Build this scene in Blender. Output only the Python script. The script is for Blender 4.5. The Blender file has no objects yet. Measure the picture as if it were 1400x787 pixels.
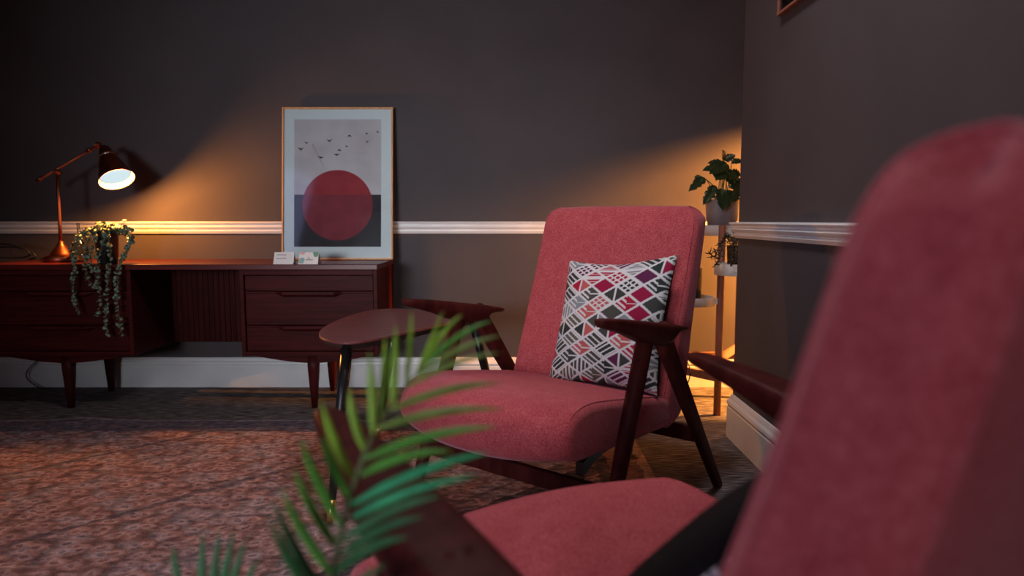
import bpy, bmesh, math, random
import numpy as np
from mathutils import Vector, Matrix
random.seed(7)
PI = math.pi
scene = bpy.context.scene
COL = scene.collection

# ------------------------------------------------------------------ camera
cam = bpy.data.cameras.new('camera')
cam.sensor_width = 36.0
cam.lens = 944.0 / 1400.0 * 36.0
cam.clip_start = 0.02
cam.dof.use_dof = True
cam.dof.focus_distance = 2.55
cam.dof.aperture_fstop = 2.4
camo = bpy.data.objects.new('camera', cam)
COL.objects.link(camo)
camo.location = (0, 0, 0.95)
camo.rotation_euler = (PI / 2 - math.atan(93.0 / 944.0), 0, 0)
scene.camera = camo

# ------------------------------------------------------------------ world, exposure, large lights
scene.view_settings.view_transform = 'Standard'
scene.view_settings.look = 'None'
scene.view_settings.gamma = 1.0
scene.view_settings.use_curve_mapping = False
scene.view_settings.exposure = 0.0
scene.cycles.max_bounces = 8
scene.cycles.diffuse_bounces = 4
scene.cycles.caustics_reflective = False
scene.cycles.caustics_refractive = False
scene.cycles.sample_clamp_indirect = 4.0
w = bpy.data.worlds.new('dusk_sky')
scene.world = w
w.use_nodes = True
w.node_tree.nodes['Background'].inputs[0].default_value = (0.35, 0.45, 0.6, 1)
w.node_tree.nodes['Background'].inputs[1].default_value = 0.3


def area_light(name, loc, target, sx, sy, power, colour, spread=180):
    l = bpy.data.lights.new(name, 'AREA')
    l.shape = 'RECTANGLE'
    l.size, l.size_y, l.energy, l.color = sx, sy, power, colour
    l.spread = math.radians(spread)
    o = bpy.data.objects.new(name, l)
    COL.objects.link(o)
    o.location = loc
    o.rotation_euler = (Vector(target) - Vector(loc)).to_track_quat('-Z', 'Y').to_euler()
    return o


# daylight entering through the two windows of the room
area_light('window_daylight_left', (-2.93, -0.55, 1.75), (0.2, 0.6, 0.9), 1.3, 1.6, 10.0, (0.46, 0.50, 1.0), 140)
area_light('window_daylight_front', (-1.65, -2.93, 1.30), (-0.35, 3.8, 1.05), 1.3, 0.7, 11.5, (0.90, 0.94, 1.0), 42)
# round ceiling light over the middle of the room
clt = area_light('overhead_glow', (0.10, 1.75, 2.855), (0.10, 1.75, 0), 0.42, 0.42, 14.0, (1.0, 0.93, 0.93), 130)
clt.data.shape = 'DISK'
# added dim warm fill, unseen, so the nearest chair's rear panel is not black
warm_fill = area_light('overhead_glow', (0.55, -2.2, 2.855), (0.55, -2.2, 0), 0.42, 0.42, 7.0, (1.0, 0.55, 0.40), 150)
warm_fill.data.shape = 'DISK'

# ------------------------------------------------------------------ node materials
MATS = {}


def newmat(name):
    m = bpy.data.materials.new(name)
    m.use_nodes = True
    nt = m.node_tree
    return m, nt, nt.nodes['Principled BSDF']


def nd(nt, typ, **kw):
    n = nt.nodes.new(typ)
    for k, v in kw.items():
        if k == 'inputs':
            for kk, vv in v.items():
                n.inputs[kk].default_value = vv
        else:
            setattr(n, k, v)
    return n


def c4(c):
    return (c[0], c[1], c[2], 1.0)


def ramp(nt, stops):
    r = nt.nodes.new('ShaderNodeValToRGB')
    e = r.color_ramp.elements
    while len(e) < len(stops):
        e.new(0.5)
    for i, (p, c) in enumerate(stops):
        e[i].position = p
        e[i].color = c4(c)
    return r


def noise_mat(name, c1, c2, scale=(20, 20, 20), detail=4, rough=0.6, metallic=0.0, bump=0.0, spec=0.5, lo=0.3, hi=0.7,
              bump_scale=None, sheen=0.0, distort=0.0):
    m, nt, b = newmat(name)
    tc = nd(nt, 'ShaderNodeTexCoord')
    mp = nd(nt, 'ShaderNodeMapping')
    mp.inputs['Scale'].default_value = scale
    nt.links.new(tc.outputs['Object'], mp.inputs[0])
    n = nd(nt, 'ShaderNodeTexNoise', inputs={'Scale': 1.0, 'Detail': detail, 'Distortion': distort})
    nt.links.new(mp.outputs[0], n.inputs['Vector'])
    r = ramp(nt, [(lo, c1), (hi, c2)])
    nt.links.new(n.outputs['Fac'], r.inputs[0])
    nt.links.new(r.outputs[0], b.inputs['Base Color'])
    b.inputs['Roughness'].default_value = rough
    b.inputs['Metallic'].default_value = metallic
    b.inputs['Specular IOR Level'].default_value = spec
    if sheen:
        b.inputs['Sheen Weight'].default_value = sheen
        b.inputs['Sheen Roughness'].default_value = 0.5
    if bump:
        src = n
        if bump_scale:
            src = nd(nt, 'ShaderNodeTexNoise', inputs={'Scale': bump_scale, 'Detail': 3.0})
            nt.links.new(tc.outputs['Object'], src.inputs['Vector'])
        bp = nd(nt, 'ShaderNodeBump', inputs={'Strength': bump, 'Distance': 0.002})
        nt.links.new(src.outputs['Fac'], bp.inputs['Height'])
        nt.links.new(bp.outputs[0], b.inputs['Normal'])
    MATS[name] = m
    return m


noise_mat('wall_paint', (0.069, 0.057, 0.061), (0.081, 0.068, 0.073), (3, 3, 3), rough=0.75, bump=0.08, bump_scale=160, spec=0.25)
noise_mat('ceiling_paint', (0.62, 0.61, 0.6), (0.68, 0.67, 0.66), (3, 3, 3), rough=0.8)
noise_mat('white_gloss_paint', (0.72, 0.72, 0.73), (0.80, 0.80, 0.81), (6, 6, 9), rough=0.38, bump=0.06, bump_scale=30)
noise_mat('mahogany', (0.030, 0.0035, 0.0038), (0.068, 0.0085, 0.0085), (3, 40, 60), detail=6, rough=0.42, spec=0.07, distort=0.6, bump=0.03)
noise_mat('mahogany_upright', (0.030, 0.0035, 0.0038), (0.064, 0.0085, 0.0085), (50, 40, 3), detail=6, rough=0.45, spec=0.07, distort=0.6)
noise_mat('mahogany_polished', (0.055, 0.0055, 0.0055), (0.115, 0.013, 0.011), (3, 40, 60), detail=6, rough=0.30, spec=0.35, distort=0.6)
noise_mat('walnut_frame', (0.034, 0.0055, 0.0055), (0.075, 0.013, 0.011), (30, 30, 9), detail=6, rough=0.5, spec=0.07, distort=0.5)
noise_mat('table_wood', (0.100, 0.028, 0.030), (0.150, 0.044, 0.045), (6, 60, 30), detail=6, rough=0.36, spec=0.3, distort=0.4)
noise_mat('black_lacquer', (0.008, 0.007, 0.008), (0.014, 0.012, 0.013), (10, 10, 10), rough=0.25)
noise_mat('fabric_black', (0.006, 0.005, 0.006), (0.011, 0.010, 0.011), (120, 120, 120), rough=0.95, spec=0.1)
noise_mat('dark_plastic', (0.010, 0.010, 0.011), (0.018, 0.017, 0.018), (20, 20, 20), rough=0.5)
noise_mat('copper', (0.25, 0.075, 0.042), (0.34, 0.105, 0.06), (40, 40, 8), rough=0.40, metallic=1.0)
noise_mat('brass', (0.70, 0.42, 0.16), (0.80, 0.50, 0.22), (40, 40, 40), rough=0.3, metallic=1.0)
noise_mat('shade_white', (0.80, 0.80, 0.80), (0.86, 0.86, 0.86), (20, 20, 20), rough=0.6)
noise_mat('shade_inner', (0.10, 0.10, 0.10), (0.13, 0.13, 0.13), (20, 20, 20), rough=0.7)
noise_mat('oak', (0.48, 0.24, 0.09), (0.62, 0.34, 0.14), (60, 60, 8), rough=0.5)
noise_mat('stand_wood', (0.24, 0.085, 0.055), (0.34, 0.13, 0.08), (60, 60, 6), rough=0.5)
noise_mat('tray_white', (0.62, 0.62, 0.62), (0.68, 0.68, 0.68), (20, 20, 20), rough=0.45)
noise_mat('pot_grey', (0.20, 0.17, 0.18), (0.24, 0.205, 0.215), (25, 25, 25), rough=0.6)
noise_mat('soil', (0.02, 0.013, 0.009), (0.05, 0.03, 0.02), (90, 90, 90), rough=0.95, bump=0.6)
noise_mat('card', (0.72, 0.66, 0.64), (0.78, 0.72, 0.70), (40, 40, 40), rough=0.7)
noise_mat('card_ink', (0.10, 0.07, 0.07), (0.13, 0.09, 0.09), (40, 40, 40), rough=0.7)
noise_mat('card_green', (0.10, 0.26, 0.17), (0.16, 0.34, 0.24), (120, 120, 120), rough=0.7)
noise_mat('card_teal', (0.20, 0.36, 0.36), (0.28, 0.44, 0.42), (120, 120, 120), rough=0.7)
noise_mat('card_pink', (0.72, 0.30, 0.30), (0.78, 0.38, 0.36), (120, 120, 120), rough=0.7)
noise_mat('leaf_trailing', (0.13, 0.19, 0.13), (0.22, 0.27, 0.17), (60, 60, 60), rough=0.5)
noise_mat('leaf_dark', (0.012, 0.022, 0.009), (0.026, 0.045, 0.014), (30, 30, 30), rough=0.35)
noise_mat('leaf_spiky', (0.035, 0.030, 0.020), (0.06, 0.05, 0.03), (30, 30, 30), rough=0.5)
noise_mat('stem_green', (0.07, 0.09, 0.03), (0.11, 0.13, 0.05), (60, 60, 20), rough=0.5)
noise_mat('lamp_shade_linen', (0.62, 0.52, 0.40), (0.70, 0.60, 0.47), (140, 140, 140), rough=0.9)
noise_mat('print_paper', (0.72, 0.78, 0.80), (0.84, 0.90, 0.91), (260, 260, 260), detail=2, rough=0.8)
noise_mat('print_sky', (0.52, 0.45, 0.48), (0.68, 0.62, 0.65), (5, 5, 7), detail=8, rough=0.8)
noise_mat('print_dark', (0.026, 0.020, 0.024), (0.036, 0.028, 0.032), (60, 60, 60), rough=0.8)
noise_mat('print_sun_upper', (0.30, 0.020, 0.030), (0.40, 0.040, 0.050), (14, 14, 14), detail=6, rough=0.8)
noise_mat('print_sun_lower', (0.20, 0.020, 0.034), (0.29, 0.036, 0.052), (12, 12, 12), detail=6, rough=0.8)
noise_mat('print_mauve', (0.46, 0.38, 0.41), (0.52, 0.43, 0.46), (9, 9, 9), detail=6, rough=0.8)


def palm_leaf(name, c, trans):
    m, nt, b = newmat(name)
    tc = nd(nt, 'ShaderNodeTexCoord')
    n = nd(nt, 'ShaderNodeTexNoise', inputs={'Scale': 60.0})
    nt.links.new(tc.outputs['Object'], n.inputs['Vector'])
    r = ramp(nt, [(0.3, [x * 0.8 for x in c]), (0.7, [x * 1.15 for x in c])])
    nt.links.new(n.outputs['Fac'], r.inputs[0])
    nt.links.new(r.outputs[0], b.inputs['Base Color'])
    b.inputs['Roughness'].default_value = 0.45
    t = nd(nt, 'ShaderNodeBsdfTranslucent')
    nt.links.new(r.outputs[0], t.inputs['Color'])
    mx = nd(nt, 'ShaderNodeMixShader', inputs={0: trans})
    out = nt.nodes['Material Output']
    nt.links.new(b.outputs[0], mx.inputs[1])
    nt.links.new(t.outputs[0], mx.inputs[2])
    nt.links.new(mx.outputs[0], out.inputs[0])
    MATS[name] = m


palm_leaf('palm_toplit', (0.30, 0.52, 0.05), 0.4)  # lighter yellow-green: light from above put into the leaflet colour
palm_leaf('palm_green', (0.11, 0.40, 0.06), 0.4)
palm_leaf('palm_olive', (0.21, 0.34, 0.07), 0.4)
palm_leaf('palm_backlit', (0.02, 0.42, 0.18), 0.4)  # emerald: light shining through the leaflets, put into their colour
palm_leaf('palm_dark', (0.035, 0.16, 0.055), 0.3)

# melange upholstery
m, nt, b = newmat('pink_upholstery')
tc = nd(nt, 'ShaderNodeTexCoord')
n1 = nd(nt, 'ShaderNodeTexNoise', inputs={'Scale': 260.0, 'Detail': 3.0})
n2 = nd(nt, 'ShaderNodeTexNoise', inputs={'Scale': 28.0, 'Detail': 5.0})
mixn = nd(nt, 'ShaderNodeMath', operation='MULTIPLY_ADD', inputs={1: 0.80})
sc2 = nd(nt, 'ShaderNodeMath', operation='MULTIPLY', inputs={1: 0.20})
nt.links.new(tc.outputs['Object'], n1.inputs['Vector'])
nt.links.new(tc.outputs['Object'], n2.inputs['Vector'])
nt.links.new(n2.outputs['Fac'], sc2.inputs[0])
nt.links.new(n1.outputs['Fac'], mixn.inputs[0])
nt.links.new(sc2.outputs[0], mixn.inputs[2])
r = ramp(nt, [(0.30, (0.24, 0.026, 0.034)), (0.5, (0.38, 0.058, 0.068)), (0.70, (0.50, 0.12, 0.13))])
nt.links.new(mixn.outputs[0], r.inputs[0])
nt.links.new(r.outputs[0], b.inputs['Base Color'])
b.inputs['Roughness'].default_value = 0.92
b.inputs['Specular IOR Level'].default_value = 0.15
b.inputs['Sheen Weight'].default_value = 0.25
b.inputs['Sheen Tint'].default_value = (0.9, 0.55, 0.65, 1)
bp = nd(nt, 'ShaderNodeBump', inputs={'Strength': 0.5, 'Distance': 0.0015})
nt.links.new(n1.outputs['Fac'], bp.inputs['Height'])
nt.links.new(bp.outputs[0], b.inputs['Normal'])
MATS['pink_upholstery'] = m

# woven carpet: fine dark ribs running along x
m, nt, b = newmat('carpet_weave')
tc = nd(nt, 'ShaderNodeTexCoord')
mp = nd(nt, 'ShaderNodeMapping')
mp.inputs['Scale'].default_value = (14, 150, 1)
n1 = nd(nt, 'ShaderNodeTexNoise', inputs={'Scale': 1.0, 'Detail': 5.0})
nt.links.new(tc.outputs['Object'], mp.inputs[0])
nt.links.new(mp.outputs[0], n1.inputs['Vector'])
r = ramp(nt, [(0.36, (0.030, 0.026, 0.027)), (0.50, (0.105, 0.089, 0.090)), (0.66, (0.27, 0.23, 0.225))])
nt.links.new(n1.outputs['Fac'], r.inputs[0])
nt.links.new(r.outputs[0], b.inputs['Base Color'])
b.inputs['Roughness'].default_value = 0.9
b.inputs['Specular IOR Level'].default_value = 0.2
bp = nd(nt, 'ShaderNodeBump', inputs={'Strength': 0.6, 'Distance': 0.003})
nt.links.new(n1.outputs['Fac'], bp.inputs['Height'])
nt.links.new(bp.outputs[0], b.inputs['Normal'])
MATS['carpet_weave'] = m


# faded oriental rug: ring motifs on a salmon field, grey-blue border, diagonal bands
def rug_material():
    m, nt, b = newmat('faded_rug')
    L = nt.links.new
    tc = nd(nt, 'ShaderNodeTexCoord')
    wob = nd(nt, 'ShaderNodeTexNoise', inputs={'Scale': 14.0, 'Detail': 4.0})
    L(tc.outputs['Object'], wob.inputs['Vector'])
    mad = nd(nt, 'ShaderNodeVectorMath', operation='MULTIPLY_ADD')
    mad.inputs[1].default_value = (0.06, 0.06, 0)
    L(wob.outputs['Color'], mad.inputs[0])
    L(tc.outputs['Object'], mad.inputs[2])
    mp = nd(nt, 'ShaderNodeMapping')
    mp.inputs['Scale'].default_value = (16, 18, 1)
    L(mad.outputs[0], mp.inputs[0])
    vo = nd(nt, 'ShaderNodeTexVoronoi', inputs={'Scale': 1.0, 'Randomness': 0.9})
    vo.voronoi_dimensions = '2D'
    L(mp.outputs[0], vo.inputs['Vector'])
    ring = ramp(nt, [(0.0, (0.12, 0.045, 0.05)), (0.15, (0.13, 0.045, 0.05)), (0.22, (0.46, 0.40, 0.43)), (0.34, (0.36, 0.23, 0.23)),
                     (0.42, (0.34, 0.17, 0.15)), (0.48, (0.16, 0.075, 0.08)), (0.56, (0.045, 0.03, 0.038))])
    L(vo.outputs['Distance'], ring.inputs[0])
    # per-motif tint
    tint = ramp(nt, [(0.0, (0.42, 0.20, 0.17)), (0.35, (0.50, 0.26, 0.21)), (0.6, (0.30, 0.18, 0.19)), (0.8, (0.46, 0.42, 0.45))])
    sep0 = nd(nt, 'ShaderNodeSeparateColor')
    L(vo.outputs['Color'], sep0.inputs[0])
    L(sep0.outputs[0], tint.inputs[0])
    mx = nd(nt, 'ShaderNodeMix', data_type='RGBA', inputs={0: 0.36})
    L(ring.outputs[0], mx.inputs[6])
    L(tint.outputs[0], mx.inputs[7])
    # wear: pale salmon pile showing through, streaked
    mp2 = nd(nt, 'ShaderNodeMapping')
    mp2.inputs['Scale'].default_value = (16, 34, 1)
    L(tc.outputs['Object'], mp2.inputs[0])
    wn = nd(nt, 'ShaderNodeTexNoise', inputs={'Scale': 1.0, 'Detail': 7.0, 'Roughness': 0.7})
    L(mp2.outputs[0], wn.inputs['Vector'])
    wr = ramp(nt, [(0.42, (0, 0, 0)), (0.66, (0.6, 0.6, 0.6))])
    L(wn.outputs['Fac'], wr.inputs[0])
    mx2 = nd(nt, 'ShaderNodeMix', data_type='RGBA')
    L(wr.outputs[0], mx2.inputs[0])
    L(mx.outputs[2], mx2.inputs[6])
    mx2.inputs[7].default_value = (0.50, 0.32, 0.28, 1)
    cur = mx2.outputs[2]
    sep = nd(nt, 'ShaderNodeSeparateXYZ')
    L(mad.outputs[0], sep.inputs[0])
    diff = nd(nt, 'ShaderNodeMath', operation='SUBTRACT')
    L(sep.outputs[0], diff.inputs[0])
    L(sep.outputs[1], diff.inputs[1])

    def band(src, lo, hi, colour, amount, cur):
        a = nd(nt, 'ShaderNodeMath', operation='GREATER_THAN', inputs={1: lo})
        c = nd(nt, 'ShaderNodeMath', operation='LESS_THAN', inputs={1: hi})
        L(src, a.inputs[0])
        L(src, c.inputs[0])
        k = nd(nt, 'ShaderNodeMath', operation='MULTIPLY')
        L(a.outputs[0], k.inputs[0])
        L(c.outputs[0], k.inputs[1])
        # broken up by wear
        k2 = nd(nt, 'ShaderNodeMath', operation='MULTIPLY')
        wr2 = ramp(nt, [(0.36, (amount, amount, amount)), (0.70, (amount * 0.45,) * 3)])
        L(wn.outputs['Fac'], wr2.inputs[0])
        L(k.outputs[0], k2.inputs[0])
        L(wr2.outputs[0], k2.inputs[1])
        x = nd(nt, 'ShaderNodeMix', data_type='RGBA')
        L(k2.outputs[0], x.inputs[0])
        L(cur, x.inputs[6])
        x.inputs[7].default_value = c4(colour)
        return x.outputs[2]

    dk = (0.055, 0.050, 0.062)
    cur = band(diff.outputs[0], -2.31, -2.19, (0.03, 0.032, 0.04), 1.0, cur)
    cur = band(diff.outputs[0], -2.19, -2.165, (0.45, 0.24, 0.17), 0.9, cur)
    cur = band(diff.outputs[0], -2.13, -1.2, (0.17, 0.105, 0.105), 0.75, cur)
    cur = band(diff.outputs[0], -2.43, -2.40, (0.10, 0.07, 0.075), 0.8, cur)
    cur = band(diff.outputs[0], -3.43, -3.39, (0.12, 0.10, 0.12), 0.9, cur)
    cur = band(diff.outputs[0], -4.4, -4.36, (0.12, 0.10, 0.12), 0.9, cur)
    # border strips at the right edge and the back edge
    cur = band(sep.outputs[0], 0.36, 0.40, dk, 0.9, cur)
    cur = band(sep.outputs[0], 0.40, 0.50, (0.34, 0.19, 0.13), 0.85, cur)
    cur = band(sep.outputs[0], 0.525, 0.60, (0.52, 0.38, 0.29), 0.95, cur)
    cur = band(sep.outputs[1], 3.055, 3.4, (0.095, 0.095, 0.125), 0.95, cur)
    cur = band(sep.outputs[1], 3.217, 3.4, (0.34, 0.30, 0.31), 0.95, cur)
    fine = nd(nt, 'ShaderNodeTexNoise', inputs={'Scale': 220.0, 'Detail': 2.0})
    L(tc.outputs['Object'], fine.inputs['Vector'])
    fr = ramp(nt, [(0.3, (0.70, 0.70, 0.70)), (0.7, (1.2, 1.2, 1.2))])
    L(fine.outputs['Fac'], fr.inputs[0])
    mul = nd(nt, 'ShaderNodeMix', data_type='RGBA', blend_type='MULTIPLY', inputs={0: 1.0})
    L(cur, mul.inputs[6])
    L(fr.outputs[0], mul.inputs[7])
    # darker, greyer areas where the pile is matted
    mp3 = nd(nt, 'ShaderNodeMapping')
    mp3.inputs['Scale'].default_value = (22, 40, 1)
    mp3.inputs['Location'].default_value = (3.7, 1.9, 0)
    L(tc.outputs['Object'], mp3.inputs[0])
    pn = nd(nt, 'ShaderNodeTexNoise', inputs={'Scale': 1.0, 'Detail': 6.0, 'Roughness': 0.65})
    L(mp3.outputs[0], pn.inputs['Vector'])
    pr = ramp(nt, [(0.34, (0.42, 0.41, 0.47)), (0.50, (0.86, 0.84, 0.88)), (0.66, (1.22, 1.18, 1.18))])
    L(pn.outputs['Fac'], pr.inputs[0])
    mul2 = nd(nt, 'ShaderNodeMix', data_type='RGBA', blend_type='MULTIPLY', inputs={0: 1.0})
    L(mul.outputs[2], mul2.inputs[6])
    L(pr.outputs[0], mul2.inputs[7])
    L(mul2.outputs[2], b.inputs['Base Color'])
    b.inputs['Roughness'].default_value = 0.95
    b.inputs['Specular IOR Level'].default_value = 0.1
    bp = nd(nt, 'ShaderNodeBump', inputs={'Strength': 0.7, 'Distance': 0.006})
    L(wn.outputs['Fac'], bp.inputs['Height'])
    L(bp.outputs[0], b.inputs['Normal'])
    MATS['faded_rug'] = m


rug_material()

# clear glass that lets light through
def glass(name, tint, rough=0.02, fac=None):
    m, nt, b = newmat(name)
    L = nt.links.new
    t = nd(nt, 'ShaderNodeBsdfTransparent')
    t.inputs[0].default_value = c4(tint)
    g = nd(nt, 'ShaderNodeBsdfGlossy')
    g.inputs['Roughness'].default_value = rough
    lw = nd(nt, 'ShaderNodeFresnel', inputs={'IOR': 1.45})
    mx = nd(nt, 'ShaderNodeMixShader')
    L(lw.outputs[0], mx.inputs[0])
    L(t.outputs[0], mx.inputs[1])
    L(g.outputs[0], mx.inputs[2])
    L(mx.outputs[0], nt.nodes['Material Output'].inputs[0])
    MATS[name] = m


glass('window_glass', (0.95, 0.97, 1.0))
glass('picture_glass', (0.96, 0.97, 0.97), 0.06)
glass('bottle_glass', (0.86, 0.88, 0.88), 0.03)

# glowing lamp bulb
def emit(name, colour, strength):
    m, nt, b = newmat(name)
    tc = nd(nt, 'ShaderNodeTexCoord')
    b.inputs['Base Color'].default_value = c4((0.0, 0.0, 0.0))
    b.inputs['Specular IOR Level'].default_value = 0.0
    b.inputs['Emission Color'].default_value = c4(colour)
    b.inputs['Emission Strength'].default_value = strength
    MATS[name] = m


emit('lamp_bulb', (0.66, 0.82, 0.86), 1.0)
emit('warm_bulb', (1.0, 0.62, 0.25), 6.0)

# printed cushion cover: colours come from the weave pattern stored on the cloth
m, nt, b = newmat('cushion_print')
at = nd(nt, 'ShaderNodeVertexColor')
at.layer_name = 'weave'
tc = nd(nt, 'ShaderNodeTexCoord')
n = nd(nt, 'ShaderNodeTexNoise', inputs={'Scale': 350.0})
nt.links.new(tc.outputs['Object'], n.inputs['Vector'])
nt.links.new(at.outputs[0], b.inputs['Base Color'])
bp = nd(nt, 'ShaderNodeBump', inputs={'Strength': 0.3, 'Distance': 0.001})
nt.links.new(n.outputs['Fac'], bp.inputs['Height'])
nt.links.new(bp.outputs[0], b.inputs['Normal'])
b.inputs['Roughness'].default_value = 0.9
b.inputs['Specular IOR Level'].default_value = 0.15
MATS['cushion_print'] = m


# ------------------------------------------------------------------ mesh helpers
class MB:
    """collects shapes, links them as ONE mesh object"""

    def __init__(self):
        self.v, self.f, self.mi, self.smooth = [], [], [], []

    def add(self, verts, faces, mi=0, smooth=False):
        k = len(self.v)
        self.v += [tuple(p) for p in verts]
        self.f += [tuple(i + k for i in q) for q in faces]
        self.mi += [mi] * len(faces)
        self.smooth += [smooth] * len(faces)
        return self

    def box(self, lo, hi, mi=0, bev=0.0, mat=None):
        bm = bmesh.new()
        bmesh.ops.create_cube(bm, size=1.0)
        s = [hi[i] - lo[i] for i in range(3)]
        c = [(hi[i] + lo[i]) / 2 for i in range(3)]
        for v in bm.verts:
            v.co = Vector((v.co.x * s[0] + c[0], v.co.y * s[1] + c[1], v.co.z * s[2] + c[2]))
        if bev:
            bmesh.ops.bevel(bm, geom=bm.edges[:], offset=bev, segments=2, profile=0.5, affect='EDGES')
        if mat is not None:
            bm.transform(mat)
        self.add_bm(bm, mi)
        return self

    def add_bm(self, bm, mi=0, smooth=False):
        bm.verts.index_update()
        self.add([v.co[:] for v in bm.verts], [[v.index for v in f.verts] for f in bm.faces], mi, smooth)
        bm.free()

    def rings(self, rings, mi=0, cap=True, smooth=True, closed=True):
        n = len(rings[0])
        verts = [p for r in rings for p in r]
        faces = []
        for i in range(len(rings) - 1):
            for j in range(n if closed else n - 1):
                a, b2 = i * n + j, i * n + (j + 1) % n
                faces.append((a, b2, b2 + n, a + n))
        self.add(verts, faces, mi, smooth)
        if cap and closed:
            k = len(self.v) - len(verts)
            self.f.append(tuple(k + j for j in reversed(range(n))))
            self.f.append(tuple(k + (len(rings) - 1) * n + j for j in range(n)))
            self.mi += [mi, mi]
            self.smooth += [False, False]
        return self

    def tube(self, pts, rad, seg=10, mi=0, cap=True):
        pts = [Vector(p) for p in pts]
        n = len(pts)
        if not isinstance(rad, (list, tuple)):
            rad = [rad] * n
        rings = []
        up = Vector((0, 0, 1))
        t0 = (pts[1] - pts[0]).normalized()
        if abs(t0.dot(up)) > 0.95:
            up = Vector((0, 1, 0))
        x = t0.cross(up).normalized()
        for i in range(n):
            t = (pts[min(i + 1, n - 1)] - pts[max(i - 1, 0)]).normalized()
            x = (x - t * x.dot(t)).normalized()
            y = t.cross(x)
            rings.append([pts[i] + (x * math.cos(2 * PI * k / seg) + y * math.sin(2 * PI * k / seg)) * rad[i] for k in range(seg)])
        return self.rings(rings, mi, cap)

    def lathe(self, prof, centre=(0, 0, 0), seg=32, mi=0, axis=None, cap=True):
        """prof: (radius, height) along axis"""
        ax = Vector(axis).normalized() if axis else Vector((0, 0, 1))
        ref = Vector((1, 0, 0)) if abs(ax.x) < 0.9 else Vector((0, 1, 0))
        x = (ref - ax * ref.dot(ax)).normalized()
        y = ax.cross(x)
        c = Vector(centre)
        rings = [[c + ax * h + (x * math.cos(2 * PI * k / seg) + y * math.sin(2 * PI * k / seg)) * max(r_, 1e-4) for k in range(seg)] for r_, h in prof]
        return self.rings(rings, mi, cap)

    def build(self, name, mats, parent=None, smooth_caps=False):
        me = bpy.data.meshes.new(name)
        me.from_pydata(self.v, [], self.f)
        if not isinstance(mats, (list, tuple)):
            mats = [mats]
        for q in mats:
            me.materials.append(MATS[q] if isinstance(q, str) else q)
        me.polygons.foreach_set('material_index', self.mi)
        me.polygons.foreach_set('use_smooth', self.smooth)
        bm = bmesh.new()
        bm.from_mesh(me)
        bmesh.ops.recalc_face_normals(bm, faces=bm.faces[:])
        if smooth_caps:
            caps = [f for f in bm.faces if len(f.verts) > 24]
            for f in caps:
                f.smooth = True
            bmesh.ops.triangulate(bm, faces=caps, ngon_method='BEAUTY')
        bm.to_mesh(me)
        bm.free()
        me.update()
        o = bpy.data.objects.new(name, me)
        COL.objects.link(o)
        if parent:
            o.parent = parent
        return o


def tag(o, label, cat, group=None):
    o['label'] = label
    o['category'] = cat
    if group:
        o['group'] = group
    return o


def thing(name, label, cat, loc=(0, 0, 0), rotz=0.0, group=None):
    o = bpy.data.objects.new(name, None)
    o.empty_display_size = 0.1
    COL.objects.link(o)
    o.location = loc
    o.rotation_euler = (0, 0, rotz)
    return tag(o, label, cat, group)


def struct(o):
    o['kind'] = 'structure'
    return o


def copy_thing(root, children_of, label, group=None):
    """copy a thing, its parts and their sub-parts"""
    c = root.copy()
    COL.objects.link(c)
    c['label'] = label
    if group:
        c['group'] = group
    for ch in children_of:
        d = ch.copy()
        COL.objects.link(d)
        d.parent = c
        for g in list(ch.children):
            e = g.copy()
            COL.objects.link(e)
            e.parent = d
    return c


def spline(pts, n, closed=False):
    """Catmull-Rom through pts, n samples per span"""
    P = [Vector(p) for p in pts]
    out = []
    m_ = len(P)
    for i in range(m_ if closed else m_ - 1):
        if closed:
            a, b_, c, d = P[(i - 1) % m_], P[i], P[(i + 1) % m_], P[(i + 2) % m_]
        else:
            a, b_, c, d = P[max(i - 1, 0)], P[i], P[i + 1], P[min(i + 2, m_ - 1)]
        for k in range(n):
            t = k / n
            out.append(0.5 * ((2 * b_) + (c - a) * t + (2 * a - 5 * b_ + 4 * c - d) * t * t + (3 * b_ - a - 3 * c + d) * t ** 3))
    if not closed:
        out.append(P[-1])
    return out


# ------------------------------------------------------------------ room shell
X0, X1, Y0, Y1, ZC = -2.95, 2.6, -2.95, 3.887, 2.9
PX, PY = 0.966, 2.955
struct(MB().box((X0 - 0.2, Y0 - 0.2, -0.1), (X1 + 0.2, Y1 + 0.2, 0.0)).build('floor', 'carpet_weave'))
struct(MB().box((X0 - 0.2, Y0 - 0.2, ZC), (X1 + 0.2, Y1 + 0.2, ZC + 0.1)).build('ceiling', 'ceiling_paint'))
struct(MB().box((X0 - 0.2, Y1, 0), (X1 + 0.2, Y1 + 0.2, ZC)).build('wall_back', 'wall_paint'))
struct(MB().box((PX, Y0, 0), (X1, PY, ZC)).build('wall_right', 'wall_paint'))
struct(MB().box((X1, PY, 0), (X1 + 0.2, Y1, ZC)).build('wall_alcove', 'wall_paint'))
# left wall with an opening (y -1.2..0.1, z 0.95..2.55)
wl = MB()
wl.box((X0 - 0.2, Y0 - 0.2, 0), (X0, -1.2, ZC))
wl.box((X0 - 0.2, 0.1, 0), (X0, Y1, ZC))
wl.box((X0 - 0.2, -1.2, 0), (X0, 0.1, 0.95))
wl.box((X0 - 0.2, -1.2, 2.55), (X0, 0.1, ZC))
struct(wl.build('wall_left', 'wall_paint'))
wf = MB()
wf.box((X0, Y0 - 0.2, 0), (-2.40, Y0, ZC))
wf.box((-0.90, Y0 - 0.2, 0), (PX, Y0, ZC))
wf.box((-2.40, Y0 - 0.2, 0), (-0.90, Y0, 0.95))
wf.box((-2.40, Y0 - 0.2, 2.55), (-0.90, Y0, ZC))
struct(wf.build('wall_front', 'wall_paint'))


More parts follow.
